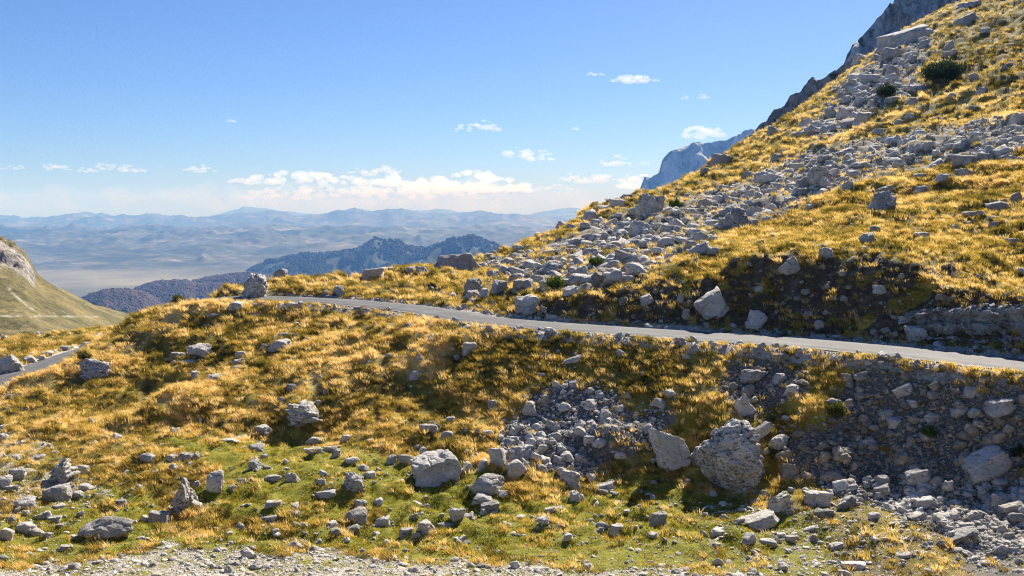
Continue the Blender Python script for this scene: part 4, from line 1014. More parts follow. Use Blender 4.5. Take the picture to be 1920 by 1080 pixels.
def zone_group(it):
    x, y = it['cx'], it['cy']
    if inside(np.array([x]), np.array([y]), Z_BELT)[0]: return 'rocks of the rubble band on the slope'
    if inside(np.array([x]), np.array([y]), Z_BELT2)[0]: return 'rocks heaped below the cliff'
    if y < 560 + 0.11 * max(0, x - 900) and x > 560: return 'rocks on the golden slope above the road'
    if y > 820: return 'boulders on the gully floor'
    if x < 240 and y < 700: return 'rocks beside the lower road'
    return 'rocks in the bank below the road'

POOL = {}
for k in 'brscpl':
    POOL[k] = [rock_mesh('rock', 900 + ord(k) * 7 + i, 4, k) for i in range(5 if k in 'brsc' else 2)]
    for me in POOL[k]: me.materials.append(M_ROCK)
LOWPOOL = [rock_mesh('stone', 1500 + i, 3, 'bcspcbls'[i]) for i in range(8)]
for me in LOWPOOL: me.materials.append(M_ROCK)
M_SHADE = rock_material('shade_toned_bank_stone', 0.3, 1.6, 0.66, 0.0, (1.06, 0.97, 0.84))  # darker copy of the limestone, bank shade put into the stone colour
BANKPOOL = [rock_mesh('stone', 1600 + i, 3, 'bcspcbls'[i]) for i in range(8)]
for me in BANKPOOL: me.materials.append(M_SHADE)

PLACED = []      # x, y, radius: keeps the grass off the rocks
EXTRA = []       # rocks left to the scree
for i, it in enumerate(items):
    base_py = it['cy'] + it['h'] * 0.5 - 1.0
    X, Y = hit(it['cx'], base_py)
    d = math.hypot(Y, X * 0.0) * 1.0
    wm = it['w'] / F * d * 1.06
    hm = it['h'] / F * d
    dep = 0.62 * wm + 0.3 * hm
    dep = min(dep, 1.6 * hm + 0.3 * wm)
    dep_ang = max(0.02, -float(ray(it['cx'], it['cy'])[1]))
    hz_m = hm * 1.12
    Yc = Y + dep * 0.36
    Xc = X * Yc / Y
    rise = (float(ground(Xc, Yc)) - float(ground(X, Y))) / (dep * 0.36)
    Yc = Y + dep * 0.36 * (1 - 0.75 * float(sstep(0.35, 0.9, rise)))
    Xc = X * Yc / Y
    g = float(ground(Xc, Yc)); g0 = float(ground(X, Y))
    top = float(ray(it['cx'], it['cy'] - 0.5 * it['h'])[1]) * Yc
    top = max(top, g + 0.30 * hm)
    if Y > 85 and it['area'] < 1500: top -= 0.22 * hm
    top = max(top, g + 0.22 * hm)
    bot = min(g, g0) - 0.30 * hm
    hz_m = top - bot
    loc = (Xc, Yc, 0.5 * (top + bot))
    if abs(top - bot) > 2.2 * hm or Y > 1.35 * hit(it['cx'], base_py + 6)[1]: print('CHECK', it['short'], int(it['cx']), int(it['cy']), 'Y', round(Y, 1), 'h', round(hm, 2), round(hz_m, 2), 'below', round(hit(it['cx'], base_py + 6)[1], 1))
    PLACED.append((Xc, Yc, 0.5 * max(wm, dep)))
    if i not in keep:
        EXTRA.append((loc, (wm, dep, hz_m), rng.uniform(0, 6.28)))
        continue
    hero = it['area'] > 1500
    far = Y > 110
    if hero:
        me = rock_mesh('boulder', 3000 + i, 6 if it['area'] > 5000 and not far else 5, it['kind'])
        me.materials.append(M_ROCK_FAR if far else M_CRAG if it['kind'] in 'cl' else M_ROCK)
    else:
        me = rng.choice(POOL[it['kind']])
    lab = it['label'] or describe(it)
    taken.add(lab)
    nm = 'boulder' if max(wm, hm) > 0.8 else 'rock'
    o = link(nm, me, None, lab, nm, zone_group(it))
    o.location = loc
    yaw = rng.choice((0, math.pi)) + rng.uniform(-0.35, 0.35)
    o.rotation_euler = (rng.uniform(-0.12, 0.12), -math.radians(it['tilt']) * 0.8 + rng.uniform(-0.08, 0.08), 0)
    o.rotation_mode = 'XYZ'
    sx_, sy_ = wm, dep
    o.scale = (sx_ * (1 if rng.random() < 0.5 else 1), sy_, hz_m)
    if not hero:
        o.rotation_euler = (o.rotation_euler[0], o.rotation_euler[1], yaw if abs(it['tilt']) < 5 else rng.uniform(-0.25, 0.25))
PLACED = np.array(PLACED)

# ------------------------------------------------------------------ scattering: one object of points per kind of stuff
def scatter(name, P, rot, scl, idx, meshes, extra=None, label='', cat='', kind='stuff'):
    """points that carry copies of small meshes; countable things are never made here"""
    me = bpy.data.meshes.new(name)
    me.vertices.add(len(P)); me.vertices.foreach_set('co', np.asarray(P, np.float32).ravel())
    a = me.attributes.new('rot', 'FLOAT_VECTOR', 'POINT'); a.data.foreach_set('vector', np.asarray(rot, np.float32).ravel())
    a = me.attributes.new('scl', 'FLOAT_VECTOR', 'POINT'); a.data.foreach_set('vector', np.asarray(scl, np.float32).ravel())
    a = me.attributes.new('idx', 'INT', 'POINT'); a.data.foreach_set('value', np.asarray(idx, np.int32))
    for k, v in (extra or {}).items():
        add_attr(me, k, v)
    src = bpy.data.collections.new(name + '_shapes')
    for i, m in enumerate(meshes):
        so = bpy.data.objects.new(f'{name}_shape_{i:02d}', m)
        src.objects.link(so)
    o = link(name, me, None, label, cat, kind=kind)
    ng = bpy.data.node_groups.new(name + '_scatter', 'GeometryNodeTree')
    ng.interface.new_socket('Geometry', in_out='INPUT', socket_type='NodeSocketGeometry')
    ng.interface.new_socket('Geometry', in_out='OUTPUT', socket_type='NodeSocketGeometry')
    N = ng.nodes; L = ng.links
    gi = N.new('NodeGroupInput'); go = N.new('NodeGroupOutput')
    ci = N.new('GeometryNodeCollectionInfo'); ci.inputs['Collection'].default_value = src
    ci.inputs['Separate Children'].default_value = True; ci.inputs['Reset Children'].default_value = True
    iop = N.new('GeometryNodeInstanceOnPoints'); iop.inputs['Pick Instance'].default_value = True
    def na(nm, typ):
        q = N.new('GeometryNodeInputNamedAttribute'); q.data_type = typ; q.inputs['Name'].default_value = nm
        return q.outputs['Attribute']
    e2r = N.new('FunctionNodeEulerToRotation')
    L.new(na('rot', 'FLOAT_VECTOR'), e2r.inputs[0])
    L.new(gi.outputs[0], iop.inputs['Points']); L.new(ci.outputs[0], iop.inputs['Instance'])
    L.new(na('idx', 'INT'), iop.inputs['Instance Index'])
    L.new(e2r.outputs[0], iop.inputs['Rotation']); L.new(na('scl', 'FLOAT_VECTOR'), iop.inputs['Scale'])
    L.new(iop.outputs[0], go.inputs[0])
    md = o.modifiers.new('scatter', 'NODES'); md.node_group = ng
    return o

R = np.random.default_rng(77)

def cellvals(A, X, Y):
    v = np.log(np.maximum(Y + YO, 1e-3) / (Y0 + YO)) / LR * (NV - 1)
    u = (X / (Y + YO) + UMAX) / (2 * UMAX) * (NU - 1)
    return A[np.clip(v.astype(int), 0, NV - 1), np.clip(u.astype(int), 0, NU - 1)]

def sample(n, ya, yb, power=1.0, umax=0.70):
    """places on the ground, thinning with distance; only where the ground can be seen from about the road's lay-by"""
    q = R.random(n)
    if power == 1.0: Y = ya * (yb / ya) ** q
    else:
        e = 1 - power
        Y = (ya ** e + q * (yb ** e - ya ** e)) ** (1 / e)
    X = R.uniform(-umax, umax, n) * Y
    return X, Y

def visible(X, Y, Z, slack=0.5):
    """roughly: not far behind a brow (tested from the camera and a few metres to each side)"""
    ok = np.zeros(X.shape, bool)
    for ex in (-6.0, 0.0, 6.0):
        m = np.ones(X.shape, bool)
        for s in np.linspace(0.35, 0.985, 30):
            x, y = ex + (X - ex) * s, Y * s
            m &= ground(x, y) < (Z + slack) * s + 0.25
        ok |= m
    return ok

def rock_clear(X, Y, f=0.5):
    ok = np.ones(X.shape, bool)
    for (x, y, r) in PLACED:
        ok &= (X - x) ** 2 + (Y - y) ** 2 > (r * f) ** 2
    return ok

# ---- loose stones
def stones(n, ya, yb, power, dens, smin, smax, sexp, umax=0.62, flat=1.0):
    X, Y = sample(n, ya, yb, power, umax)
    k = R.random(n) < dens(X, Y)
    X, Y = X[k], Y[k]
    rd = np.minimum(cellvals(dr, X, Y), cellvals(dl, X, Y))
    k = rd > RW - 0.25 + 0.5 * R.random(len(X)) ** 0.5
    X, Y = X[k], Y[k]
    Z = ground(X, Y)
    k = visible(X, Y, Z)
    X, Y, Z = X[k], Y[k], Z[k]
    m = len(X)
    s = smin * (1 - R.random(m)) ** (-1 / sexp)
    s = np.minimum(s, smax)
    scl = np.stack([s * R.uniform(0.7, 1.4, m), s * R.uniform(0.7, 1.3, m), s * R.uniform(0.4, 0.95, m) * flat], -1)
    rot = np.stack([R.uniform(-0.5, 0.5, m), R.uniform(-0.5, 0.5, m), R.uniform(0, 6.28, m)], -1)
    return np.stack([X, Y, Z + scl[:, 2] * 0.18], -1), rot, scl

parts = []
cl = lambda A: (lambda X, Y: cellvals(A, X, Y))
clump = lambda X, Y, s, k: np.clip(0.5 + 1.6 * fbm2(X / s, Y / s, 3, k), 0, 1)
# stone fans and scree in the bank
parts.append(stones(200000, 31, 60, 0.5, lambda X, Y: cellvals(A_scree, X, Y) * (0.35 + 0.65 * clump(X, Y, 2.0, 3)), 0.06, 0.55, 2.3, 0.6))
# rubble band across the slope
parts.append(stones(280000, 55, 330, 0.8, lambda X, Y: cellvals(A_belt, X, Y) ** 2 * clump(X, Y, 7.0, 5) ** 1.25, 0.16, 1.3, 2.1, 0.62))
# broken bits lying round the foot of each boulder
big = PLACED[(PLACED[:, 2] > 0.30) & (PLACED[:, 1] < 130)]
bi = np.repeat(np.arange(len(big)), 12)
an = R.uniform(0, 6.283, len(bi)); rr_ = big[bi, 2] * (0.75 + 0.9 * R.random(len(bi)) ** 1.5)
bx, by = big[bi, 0] + rr_ * np.cos(an), big[bi, 1] + rr_ * np.sin(an)
bs = big[bi, 2] * 0.05 * (1 - R.random(len(bi))) ** -0.6
bs = np.clip(bs, 0.03, 0.35)
kk = np.minimum(cellvals(dr, bx, by), cellvals(dl, bx, by)) > RW + 0.1
bx, by, bs = bx[kk], by[kk], bs[kk]
parts.append((np.stack([bx, by, ground(bx, by) + bs * 0.1], -1), np.stack([R.uniform(-.5, .5, len(bx)), R.uniform(-.5, .5, len(bx)), R.uniform(0, 6.28, len(bx))], -1), np.stack([bs * 1.2, bs, bs * 0.7], -1)))
# heap below the cliff
parts.append(stones(60000, 140, 345, 0.5, lambda X, Y: cellvals(ZB2, X, Y) * 0.85 * clump(X, Y, 16.0, 41) ** 1.6, 0.45, 3.0, 1.8, 0.62))
# singles all over the turf
parts.append(stones(16000, 30, 110, 1.0, lambda X, Y: 0.10 + 0.6 * clump(X, Y, 5.0, 7) ** 3, 0.07, 0.5, 2.1, 0.6))
parts.append(stones(6500, 95, 330, 0.9, lambda X, Y: 0.08 + 0.55 * clump(X, Y, 14.0, 8) ** 3, 0.25, 1.3, 2.2, 0.62))
# gully floor and cutting
parts.append(stones(12000, 30, 47, 0.5, lambda X, Y: 0.06 + 0.8 * clump(X, Y, 2.6, 9) ** 3.5, 0.045, 0.36, 2.2, 0.6))
parts.append(stones(60000, 40, 75, 0.5, lambda X, Y: cellvals(BANK, X, Y) * 0.20 + cellvals(np.clip(SHOULDER, 0, 1), X, Y) * 0.8, 0.07, 0.5, 2.3, 0.6))
P = np.vstack([p[0] for p in parts] + [np.array([e[0] for e in EXTRA])])
RO = np.vstack([p[1] for p in parts] + [np.array([(0, 0, e[2]) for e in EXTRA])])
SC = np.vstack([p[2] for p in parts] + [np.array([e[1] for e in EXTRA])])
ppx, ppy = project(P[:, 0], P[:, 1], P[:, 2])
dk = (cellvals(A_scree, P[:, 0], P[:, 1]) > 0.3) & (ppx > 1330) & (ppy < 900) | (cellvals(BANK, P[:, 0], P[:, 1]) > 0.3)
scatter('scree', P[dk], RO[dk], SC[dk], R.integers(0, len(BANKPOOL), int(dk.sum())), BANKPOOL, label='stones toned dark for shade covering the shaded bank and road cutting', cat='scree')
scatter('rubble', P[~dk], RO[~dk], SC[~dk], R.integers(0, len(LOWPOOL), int((~dk).sum())), LOWPOOL, label='small pale limestone stones strewn over slope, fan and gully', cat='rubble')
n_scree = len(P)

GP = [rock_mesh('pebble', 1700 + i, 2, 'bsrs'[i]) for i in range(4)]
M_PEB = rock_material('pebble_stone', 0.5, 2.0, 1.2)
for m in GP: m.materials.append(M_PEB)
def gdens(X, Y):
    px, py = project(X, Y, ground(X, Y))
    right = sstep(1180, 1450, px) * sstep(880, 960, py) * 0.75
    return np.clip(cellvals(A_gravel, X, Y) * (0.25 + 0.75 * clump(X, Y, 1.2, 12)) + right * clump(X, Y, 1.5, 14) + 0.10 * sstep(930, 1010, py), 0, 1)
g = stones(200000, 27.5, 41, 0.5, gdens, 0.024, 0.26, 2.5, 0.58, 0.6)
scatter('gravel', g[0], g[1], g[2], R.integers(0, 4, len(g[0])), GP, label='pale gravel and flat stones covering the gully floor', cat='gravel')

# ---- grass
def tuft(name, seed, n, height, spread, width, lean, mat, curl=0.5):
    q = np.random.default_rng(seed)
    V, Fc = [], []
    for i in range(n):
        a = q.uniform(0, 2 * math.pi); r = spread * math.sqrt(q.random())
        b = np.array([r * math.cos(a), r * math.sin(a), -0.06])
        h = height * q.uniform(0.55, 1.0)
        out = np.array([math.cos(a), math.sin(a)]) * q.uniform(0.15, 0.75) * (r / spread * 0.7 + 0.3)
        out = out + np.array([lean, 0.0]) * q.uniform(0.6, 1.3)
        w = width * q.uniform(0.7, 1.3); ph = q.uniform(0, math.pi)
        side = np.array([math.cos(ph), math.sin(ph), 0]) * w
        k0 = len(V)
        for j, t_ in enumerate((0, 0.5, 1.0)):
            c = b + np.array([out[0] * h * (t_ * 0.35 + curl * t_ ** 2), out[1] * h * (t_ * 0.35 + curl * t_ ** 2), h * (t_ - 0.18 * t_ ** 2)])
            ww = (1.0, 0.75, 0.12)[j]
            V += [c - side * ww, c + side * ww]
        Fc += [[k0, k0 + 1, k0 + 3, k0 + 2], [k0 + 2, k0 + 3, k0 + 5, k0 + 4]]
    me = mesh_from(name, np.array(V), np.array(Fc), True)
    me.materials.append(mat)
    return me

def grass_material(name, stops, trans=0.45):
    t = NT(name)
    rnd = t.n('ShaderNodeObjectInfo').outputs['Random']
    big = t.noise(0.16, 4, 0.6)
    f = t.math('ADD', t.math('MULTIPLY', rnd, 0.72), t.math('MULTIPLY', big, 0.75))
    f = t.math('SUBTRACT', f, 0.215)
    pch = t.ramp(t.noise(0.33, 5, 0.7), [(0.47, 0.0), (0.58, 0.20)])
    f = t.math('SUBTRACT', f, pch)
    f = t.math('ADD', f, t.math('MULTIPLY', t.attr('tint', 'INSTANCER'), 0.30))
    c = t.ramp(f, stops)
    t.color(c)
    tr = t.n('ShaderNodeBsdfTranslucent')
    t.l(c, tr.inputs['Color'])
    ms = t.n('ShaderNodeMixShader'); ms.inputs[0].default_value = trans
    t.l(t.b.outputs[0], ms.inputs[1]); t.l(tr.outputs[0], ms.inputs[2])
    t.l(ms.outputs[0], t.out.inputs['Surface'])
    return t.m

M_GOLD = grass_material('dry_golden_grass', [(0.12, (0.09, 0.075, 0.013)), (0.36, (0.29, 0.215, 0.030)), (0.55, (0.58, 0.385, 0.075)), (0.82, (0.86, 0.62, 0.25))], 0.55)
M_GREEN = grass_material('short_green_turf', [(0.15, (0.16, 0.175, 0.014)), (0.5, (0.29, 0.275, 0.022)), (0.8, (0.50, 0.39, 0.07))])
TUFTS = [tuft('grass_tuft', 50 + i, 38, (0.36, 0.44, 0.30, 0.40, 0.25)[i], (0.17, 0.14, 0.22, 0.12, 0.26)[i], 0.0115, (-0.35, -0.55, -0.2, -0.7, -0.1)[i], M_GOLD) for i in range(5)]
SHORT = [tuft('turf_tuft', 80 + i, 40, 0.085, 0.22, 0.011, -0.1, M_GREEN, 0.3) for i in range(3)]

def grass(n, ya, yb, power, dens, smul, umax=0.76):
    X, Y = sample(n, ya, yb, power, umax)
    k = R.random(n) < dens(X, Y)
    X, Y = X[k], Y[k]
    rd = np.minimum(cellvals(dr, X, Y), cellvals(dl, X, Y))
    k = (rd > RW + 0.55) & rock_clear(X, Y)
    X, Y = X[k], Y[k]
    Z = ground(X, Y)
    k = visible(X, Y, Z)
    X, Y, Z = X[k], Y[k], Z[k]
    m = len(X)
    s = smul * R.uniform(0.6, 1.35, m) * np.clip(Y / 55.0, 0.8, 3.2) ** 0.8
    rot = np.stack([R.uniform(-0.15, 0.15, m), R.uniform(-0.15, 0.15, m), R.normal(0.5, 0.7, m)], -1)
    return np.stack([X, Y, Z], -1), rot, np.stack([s, s, s * R.uniform(0.75, 1.15, m)], -1)

def golddens(X, Y):
    bare = np.maximum.reduce([cellvals(A_gravel, X, Y), (0.96 - 0.30 * clump(X, Y, 1.4, 61) ** 2) * cellvals(A_lawn, X, Y), 0.93 * cellvals(A_scree, X, Y), 0.84 * cellvals(A_belt, X, Y), 0.55 * cellvals(BANK, X, Y)])
    px, py = project(X, Y, ground(X, Y))
    stony = sstep(1250, 1500, px) * sstep(850, 930, py) * 0.85
    return np.clip((1 - bare) * (1 - stony) * (0.15 + 0.85 * cellvals(HUMK, X, Y)) * (0.5 + 0.5 * clump(X, Y, 6.0, 22)), 0, 1)
ga = grass(148000, 25, 95, 0.6, golddens, 1.0)
gb = grass(132000, 80, 345, 0.7, golddens, 0.85)
G = [np.vstack([a, b]) for a, b in zip(ga, gb)]
scatter('grass', G[0], G[1], G[2], R.integers(0, 5, len(G[0])), TUFTS, {'tint': cellvals(TINT, G[0][:, 0], G[0][:, 1])}, label='dry golden grass tufts covering the mountain slope', cat='grass')
def lawndens(X, Y):
    px, py = project(X, Y, ground(X, Y))
    stony = sstep(1250, 1500, px) * sstep(850, 930, py)
    return np.clip(cellvals(A_lawn, X, Y) * 0.95 + 0.35 * stony * clump(X, Y, 1.3, 31) + 1.0 * cellvals(A_gravel, X, Y) * clump(X, Y, 1.2, 33) ** 1.5, 0, 1)
gl = grass(105000, 25, 46, 0.5, lawndens, 1.0)
scatter('grass', gl[0], gl[1], gl[2], R.integers(0, 3, len(gl[0])), SHORT, label='short green turf on the gully floor between the boulders', cat='turf')
print('scattered', n_scree, len(g[0]), len(G[0]), len(gl[0]))

# ------------------------------------------------------------------ woods far below: one mass of crowns
def crown_mesh(name, seed, tall, mat):
    v, f = ico(2)
    v = v * (1 + 0.35 * fbm3(v * 1.9 + seed, 3, seed))[:, None] * np.array([0.5, 0.5, tall])
    me = mesh_from(name, v, f, True); me.materials.append(mat)
    return me
t = NT('bare_beech_crowns'); rnd = t.n('ShaderNodeObjectInfo').outputs['Random']
t.color(t.mix(rnd, (0.060, 0.042, 0.040), (0.100, 0.070, 0.062))); M_BEECH = t.m
t = NT('dark_conifer_crowns'); rnd = t.n('ShaderNodeObjectInfo').outputs['Random']
t.color(t.mix(rnd, (0.006, 0.016, 0.008), (0.022, 0.040, 0.014))); M_CONIF = t.m
n = 330000
Yw = np.exp(R.uniform(math.log(2050), math.log(8600), n)); Xw = R.uniform(-0.5, 0.06, n) * Yw
Zw, Fw = ground_far(Xw, Yw)
pw_x, pw_y = project(Xw, Yw, Zw)
keepw = (Fw > 0.5) & (pw_x > 100) & (pw_x < 990) & (R.random(n) < np.where(Fw > 1.5, np.clip(0.45 + 2.6 * fbm2(Xw / 130, Yw / 260, 4, 88), 0.0, 1), np.clip(0.8 + 1.2 * fbm2(Xw / 160, Yw / 160, 3, 88), 0.05, 1)))
# only the slopes turned this way
Zb, _ = ground_far(Xw * (1 + 40 / Yw), Yw + 40)
keepw &= (Zb - Zw) / 40 > -0.12
Xw, Yw, Zw, Fw = Xw[keepw], Yw[keepw], Zw[keepw], Fw[keepw]
mixn = fbm2(Xw / 220, Yw / 220, 3, 89)
con = ((Fw > 1.5) & (R.random(len(Xw)) < 0.9)) | ((Fw < 1.5) & (mixn - (pw_y[keepw] - 585) * -0.012 > 0.12) & (R.random(len(Xw)) < 0.85))
for sel, mat, tall, nm, lab in ((~con, M_BEECH, 0.55, 'bare', 'purple brown leafless woods covering the low hills in the valley'), (con, M_CONIF, 0.85, 'conifer', 'dark green conifer woods on the blue hills beyond the road')):
    m = int(sel.sum())
    s = R.uniform(8, 15, m) * np.clip(Yw[sel] / 4200, 0.9, 1.8)
    scatter('forest', np.stack([Xw[sel], Yw[sel], Zw[sel] + 2], -1), np.stack([np.zeros(m), np.zeros(m), R.uniform(0, 6.28, m)], -1), np.stack([s, s, s * R.uniform(0.8, 1.2, m)], -1),
            R.integers(0, 3, m), [crown_mesh(nm + '_crown', 40 + i, tall, mat) for i in range(3)], label=lab, cat='forest')

# ------------------------------------------------------------------ shrubs, each with its stems and foliage
def leaf_material(name, c0, c1, trans=0.3):
    t = NT(name)
    f = t.noise(3.0, 3, 0.6)
    c = t.ramp(f, [(0.35, c0), (0.65, c1)])
    t.color(c)
    tr = t.n('ShaderNodeBsdfTranslucent'); t.l(c, tr.inputs['Color'])
    ms = t.n('ShaderNodeMixShader'); ms.inputs[0].default_value = trans
    t.l(t.b.outputs[0], ms.inputs[1]); t.l(tr.outputs[0], ms.inputs[2]); t.l(ms.outputs[0], t.out.inputs['Surface'])
    return t.m
M_PINE = leaf_material('dwarf_pine_needles', (0.018, 0.035, 0.012), (0.05, 0.075, 0.022))
M_BUSH = leaf_material('bush_leaves', (0.06, 0.075, 0.014), (0.16, 0.15, 0.03))
M_LIME = leaf_material('low_green_leaves', (0.05, 0.085, 0.012), (0.13, 0.17, 0.025))
t = NT('shrub_bark'); t.color(t.ramp(t.noise(9, 3, 0.6), [(0.3, (0.05, 0.038, 0.028)), (0.7, (0.13, 0.10, 0.075))])); M_BARK = t.m

def shrub(px, py, w, h, mat, n, leaf, label, seed, upright=0.4):
    """w and h in photo pixels; py at the foot"""
    q = np.random.default_rng(seed)
    X, Y = hit(px, py)
    wm, hm = w / F * Y, h / F * Y
    root = link('shrub', None, None, label, 'shrub')
    root.location = (X, Y + 0.2 * wm, float(ground(X, Y + 0.2 * wm)) - 0.03)
    V, Fc, SV, SF = [], [], [], []
    tips = []
    nb = 26
    for i in range(nb):
        a = q.uniform(0, 6.283); r = math.sqrt(q.random())
        tip = np.array([0.5 * wm * r * math.cos(a), 0.42 * wm * r * math.sin(a), hm * (0.35 + 0.62 * math.sqrt(max(0, 1 - r * r * 0.85))) * q.uniform(0.45, 1.2)])
        st = np.array([tip[0] * 0.2, tip[1] * 0.2, 0.0])
        tips.append((st, tip))
        rad = 0.012 * hm + 0.008
        for k in range(4):
            f0 = k / 4; f1 = (k + 1) / 4
            def P(f): return st + (tip - st) * np.array([f, f, f ** (1 - 0.4 * upright)])
            a0, a1 = P(f0), P(f1)
            u = np.array([1, 0, 0]); v = np.array([0, 1, 0])
            b0 = len(SV)
            for c_, rr in ((a0, rad * (1 - 0.8 * f0)), (a1, rad * (1 - 0.8 * f1))):
                for j in range(4):
                    an = j * math.pi / 2
                    SV.append(c_ + rr * (u * math.cos(an) + v * math.sin(an)))
            for j in range(4):
                SF.append([b0 + j, b0 + (j + 1) % 4, b0 + 4 + (j + 1) % 4, b0 + 4 + j])
    for i in range(n):
        st, tip = tips[int(q.integers(0, nb))]
        f = q.uniform(0.35, 1.0)
        c_ = st + (tip - st) * np.array([f, f, f ** 0.8]) + q.normal(scale=0.085 * wm, size=3) * np.array([1, 1, 0.6])
        if c_[2] < 0.02: c_[2] = 0.02
        d = q.normal(size=3); d[2] = abs(d[2]) + upright * 1.5; d /= np.linalg.norm(d)
        s_ = np.cross(d, q.normal(size=3)); s_ /= np.linalg.norm(s_) + 1e-9
        L_ = leaf * q.uniform(0.6, 1.3)
        b0 = len(V)
        V += [c_ - s_ * L_ * 0.22, c_ + s_ * L_ * 0.22, c_ + d * L_ + s_ * L_ * 0.10, c_ + d * L_ - s_ * L_ * 0.10]
        Fc.append([b0, b0 + 1, b0 + 2, b0 + 3])
    link('stem', mesh_from('stem', np.array(SV), np.array(SF)), M_BARK, parent=root)
    link('foliage', mesh_from('foliage', np.array(V), np.array(Fc)), mat, parent=root)

shrub(332, 566, 24, 17, M_BUSH, 1500, 0.10, 'small round olive bush on the brow of the golden slope', 1)
shrub(1782, 156, 80, 38, M_PINE, 4200, 0.42, 'large dark dwarf pine spreading on the upper slope', 2, 0.9)
shrub(1665, 185, 40, 18, M_PINE, 2600, 0.34, 'low dark green pine mat below the boulder heap', 3, 0.8)
shrub(1570, 794, 36, 24, M_BUSH, 700, 0.12, 'low scrubby bush at the edge of the shaded scree', 4, 0.9)
shrub(1744, 826, 28, 24, M_LIME, 1500, 0.07, 'small bright green bush growing in the shaded scree', 5, 0.6)
shrub(1040, 543, 36, 22, M_LIME, 1800, 0.13, 'green bush between boulders above the road cutting', 6, 0.5)
shrub(158, 676, 26, 12, M_BUSH, 1200, 0.09, 'low dark bush on the golden slope by the lower road', 7)
shrub(1120, 502, 30, 16, M_LIME, 1300, 0.14, 'low green bush beside the egg-shaped boulder', 8)
shrub(1912, 862, 26, 22, M_PINE, 1300, 0.08, 'dark green juniper behind the jutting square slab', 9, 0.8)
shrub(1266, 395, 26, 14, M_LIME, 1000, 0.22, 'small green bush on the golden turf above the rubble band', 10)

# ------------------------------------------------------------------ clouds, far away and above the haze
cm = NT('cloud_vapour')
cm.t.nodes.remove(cm.b)
cv = cm.n('ShaderNodeVolumePrincipled')
cv.inputs['Color'].default_value = (1, 1, 1, 1)
cv.inputs['Density'].default_value = 0.0010
cv.inputs['Anisotropy'].default_value = 0.1
cm.l(cv.outputs['Volume'], cm.out.inputs['Volume'])
M_CLOUD = cm.m
cm = NT('thin_cloud_vapour')
cm.t.nodes.remove(cm.b)
cv = cm.n('ShaderNodeVolumePrincipled')
cv.inputs['Color'].default_value = (1, 1, 1, 1)
cv.inputs['Density'].default_value = 0.0007
cv.inputs['Anisotropy'].default_value = 0.35
cm.l(cv.outputs['Volume'], cm.out.inputs['Volume'])
M_THIN = cm.m

def cloud(px, py, w, h, label, seed, D=58000.0, mat=None, lumps=None, flat=0.5):
    q = np.random.default_rng(seed)
    c = np.array(at(px, py, D))
    s = D / F
    W_, H_ = w * s, h * s
    n = lumps or int(np.clip(w / h * 7, 8, 60))
    b = bmesh.new()
    prof_ = q.uniform(0.35, 1.0, 7)
    for i in range(n):
        u = q.uniform(-1, 1)
        top = np.interp((u + 1) * 3, range(7), prof_) * (1 - abs(u) ** 3) + 0.15
        z = q.uniform(0, 1) * top
        r = H_ * q.uniform(0.14, 0.30) * (1 - 0.4 * abs(u)) * (1.1 - 0.45 * z)
        m = bmesh.ops.create_icosphere(b, subdivisions=2, radius=1.0)['verts']
        sx = q.uniform(1.2, 2.2)
        for v in m:
            v.co.x = u * (W_ * 0.5 - r) + v.co.x * r * sx
            v.co.y = q.uniform(-0.001, 0.001) + (((i * 37) % 11) / 11 - 0.5) * min(W_ * 0.35, H_ * 1.2) + v.co.y * r * 1.6
            v.co.z = (z - 0.5) * H_ * 0.8 + v.co.z * r * (1.0 if v.co.z > 0 else flat)
    me = bpy.data.meshes.new('cloud'); b.to_mesh(me); b.free()
    o = link('cloud', me, mat or M_CLOUD, label, 'cloud', 'clouds over the horizon')
    o.location = c
    rm = o.modifiers.new('merge', 'REMESH'); rm.mode = 'VOXEL'; rm.voxel_size = H_ / 34
    tx = bpy.data.textures.new('cloud_billow', 'CLOUDS'); tx.noise_scale = H_ * 0.22; tx.noise_depth = 4
    dm = o.modifiers.new('billow', 'DISPLACE'); dm.texture = tx; dm.strength = H_ * 0.22; dm.mid_level = 0.55; dm.texture_coords = 'LOCAL'
    return o

cloud(1187, 144, 92, 26, 'bright white cloud, highest in the sky, beside the cliff', 1)
cloud(1116, 137, 34, 12, 'faint wisp of cloud beside the highest white cloud', 2, mat=M_THIN)
cloud(1284, 181, 17, 12, 'tiny faint cloud, smaller of a pair near the cliff', 3, mat=M_THIN)
cloud(1318, 179, 25, 15, 'tiny white cloud, larger of a pair near the cliff', 4)
cloud(1319, 243, 82, 38, 'puffy white cloud just over the pale distant cliff', 5)
cloud(893, 236, 96, 26, 'white cloud with two puffs and a thin tail', 6)
cloud(987, 288, 112, 30, 'bright elongated cloud alone in the middle of the sky', 7)
cloud(1156, 302, 72, 22, 'flat white cloud low over the grassy skyline', 8)
cloud(1208, 305, 20, 10, 'tiny faint cloud beside the flat white cloud', 9, mat=M_THIN)
cloud(1079, 240, 16, 10, 'tiny lone cloud under the highest white cloud', 10, mat=M_THIN)
cloud(437, 225, 26, 11, 'tiny lone white cloud high over the valley', 11)
cloud(105, 311, 54, 19, 'small white cloud, second in the low row over the valley', 12)
cloud(28, 313, 48, 13, 'flat small cloud ending the low row over the valley', 13)
cloud(212, 314, 136, 20, 'long white cloud in the low row over the valley', 14)
cloud(374, 315, 66, 20, 'white cloud at the end of the long hazy cloud bank', 15)
cloud(705, 318, 110, 26, 'brightest puff rising from the long hazy cloud bank', 16, D=60000)
cloud(560, 330, 260, 34, 'hazy cloud bank stretching low over the blue ranges', 17, D=64000, mat=M_THIN, lumps=60, flat=0.8)
cloud(830, 340, 340, 52, 'pale hazy cloud bank low over the middle of the ranges', 18, D=66000, mat=M_THIN, lumps=70)
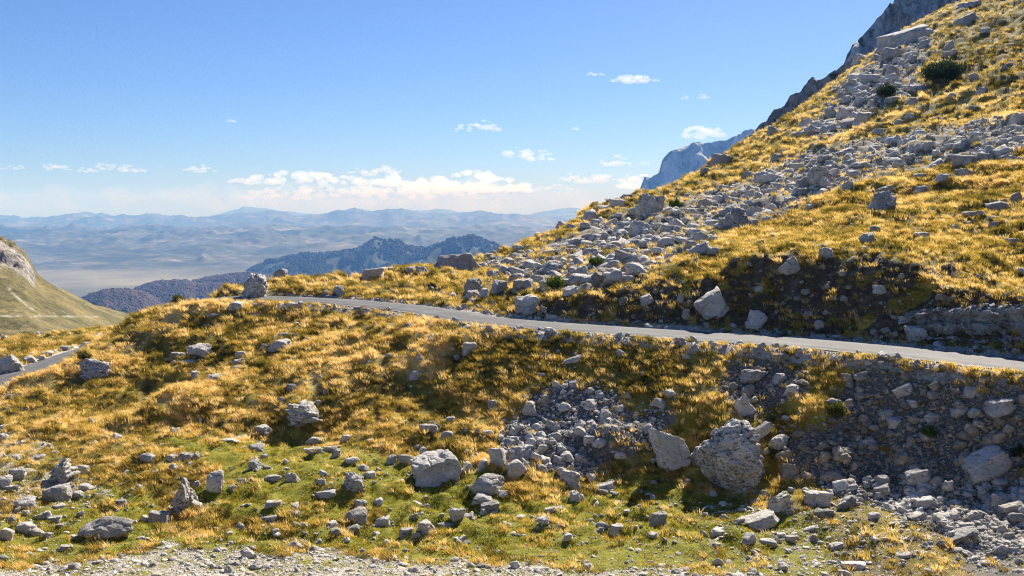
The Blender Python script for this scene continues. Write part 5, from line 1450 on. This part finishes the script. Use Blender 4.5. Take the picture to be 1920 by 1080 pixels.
cloud(1120, 332, 160, 28, 'soft white cloud bank low beside the grassy skyline', 19, D=62000)
cloud(1205, 338, 100, 36, 'pale cloud bank touching the pale distant cliff', 20, D=64000, mat=M_THIN)
cloud(680, 358, 460, 36, 'faint lowest layer of cloud above the ranges', 21, D=70000, mat=M_THIN, lumps=70)
cloud(1040, 350, 70, 14, 'faint small cloud under the soft white bank', 22, D=66000, mat=M_THIN)
cm = NT('veil_vapour'); cm.t.nodes.remove(cm.b)
cv = cm.n('ShaderNodeVolumePrincipled'); cv.inputs['Color'].default_value = (1, 1, 1, 1); cv.inputs['Density'].default_value = 0.00006; cv.inputs['Anisotropy'].default_value = 0.35
cm.l(cv.outputs['Volume'], cm.out.inputs['Volume'])
vl = cloud(330, 362, 900, 62, 'wide milky veil of cloud low over the valley end of the ranges', 23, D=76000, mat=cm.m, lumps=90, flat=0.9)
vr = cloud(800, 362, 800, 74, 'wide milky veil of cloud low over the middle of the ranges', 24, D=82000, mat=cm.m, lumps=90, flat=0.9)
for o in (vl, vr): o['kind'] = 'stuff'
# vapour trail
P0, P1 = np.array(at(1099.5, 168, 58000)), np.array(at(1105, 148, 60000))
v, f = ico(3)
L_ = np.linalg.norm(P1 - P0); d = (P1 - P0) / L_
side = np.cross(d, [0, 1, 0]); side /= np.linalg.norm(side); up = np.cross(side, d)
rad = 42 * (0.55 + 0.45 * v[:, 0]) * (1 + 0.2 * fbm3(v * 3, 2, 5))
tv = (P0 + P1) / 2 + np.outer(v[:, 0] * L_ / 2, d) + np.outer(v[:, 1] * rad, side) + np.outer(v[:, 2] * rad, up)
cm = NT('trail_vapour'); cm.t.nodes.remove(cm.b)
cv = cm.n('ShaderNodeVolumePrincipled'); cv.inputs['Color'].default_value = (1, 1, 1, 1); cv.inputs['Density'].default_value = 0.012
cm.l(cv.outputs['Volume'], cm.out.inputs['Volume'])
link('vapour_trail', mesh_from('vapour_trail', tv, f), cm.m, 'short thin white vapour trail under the faint wisp of cloud', 'vapour trail')
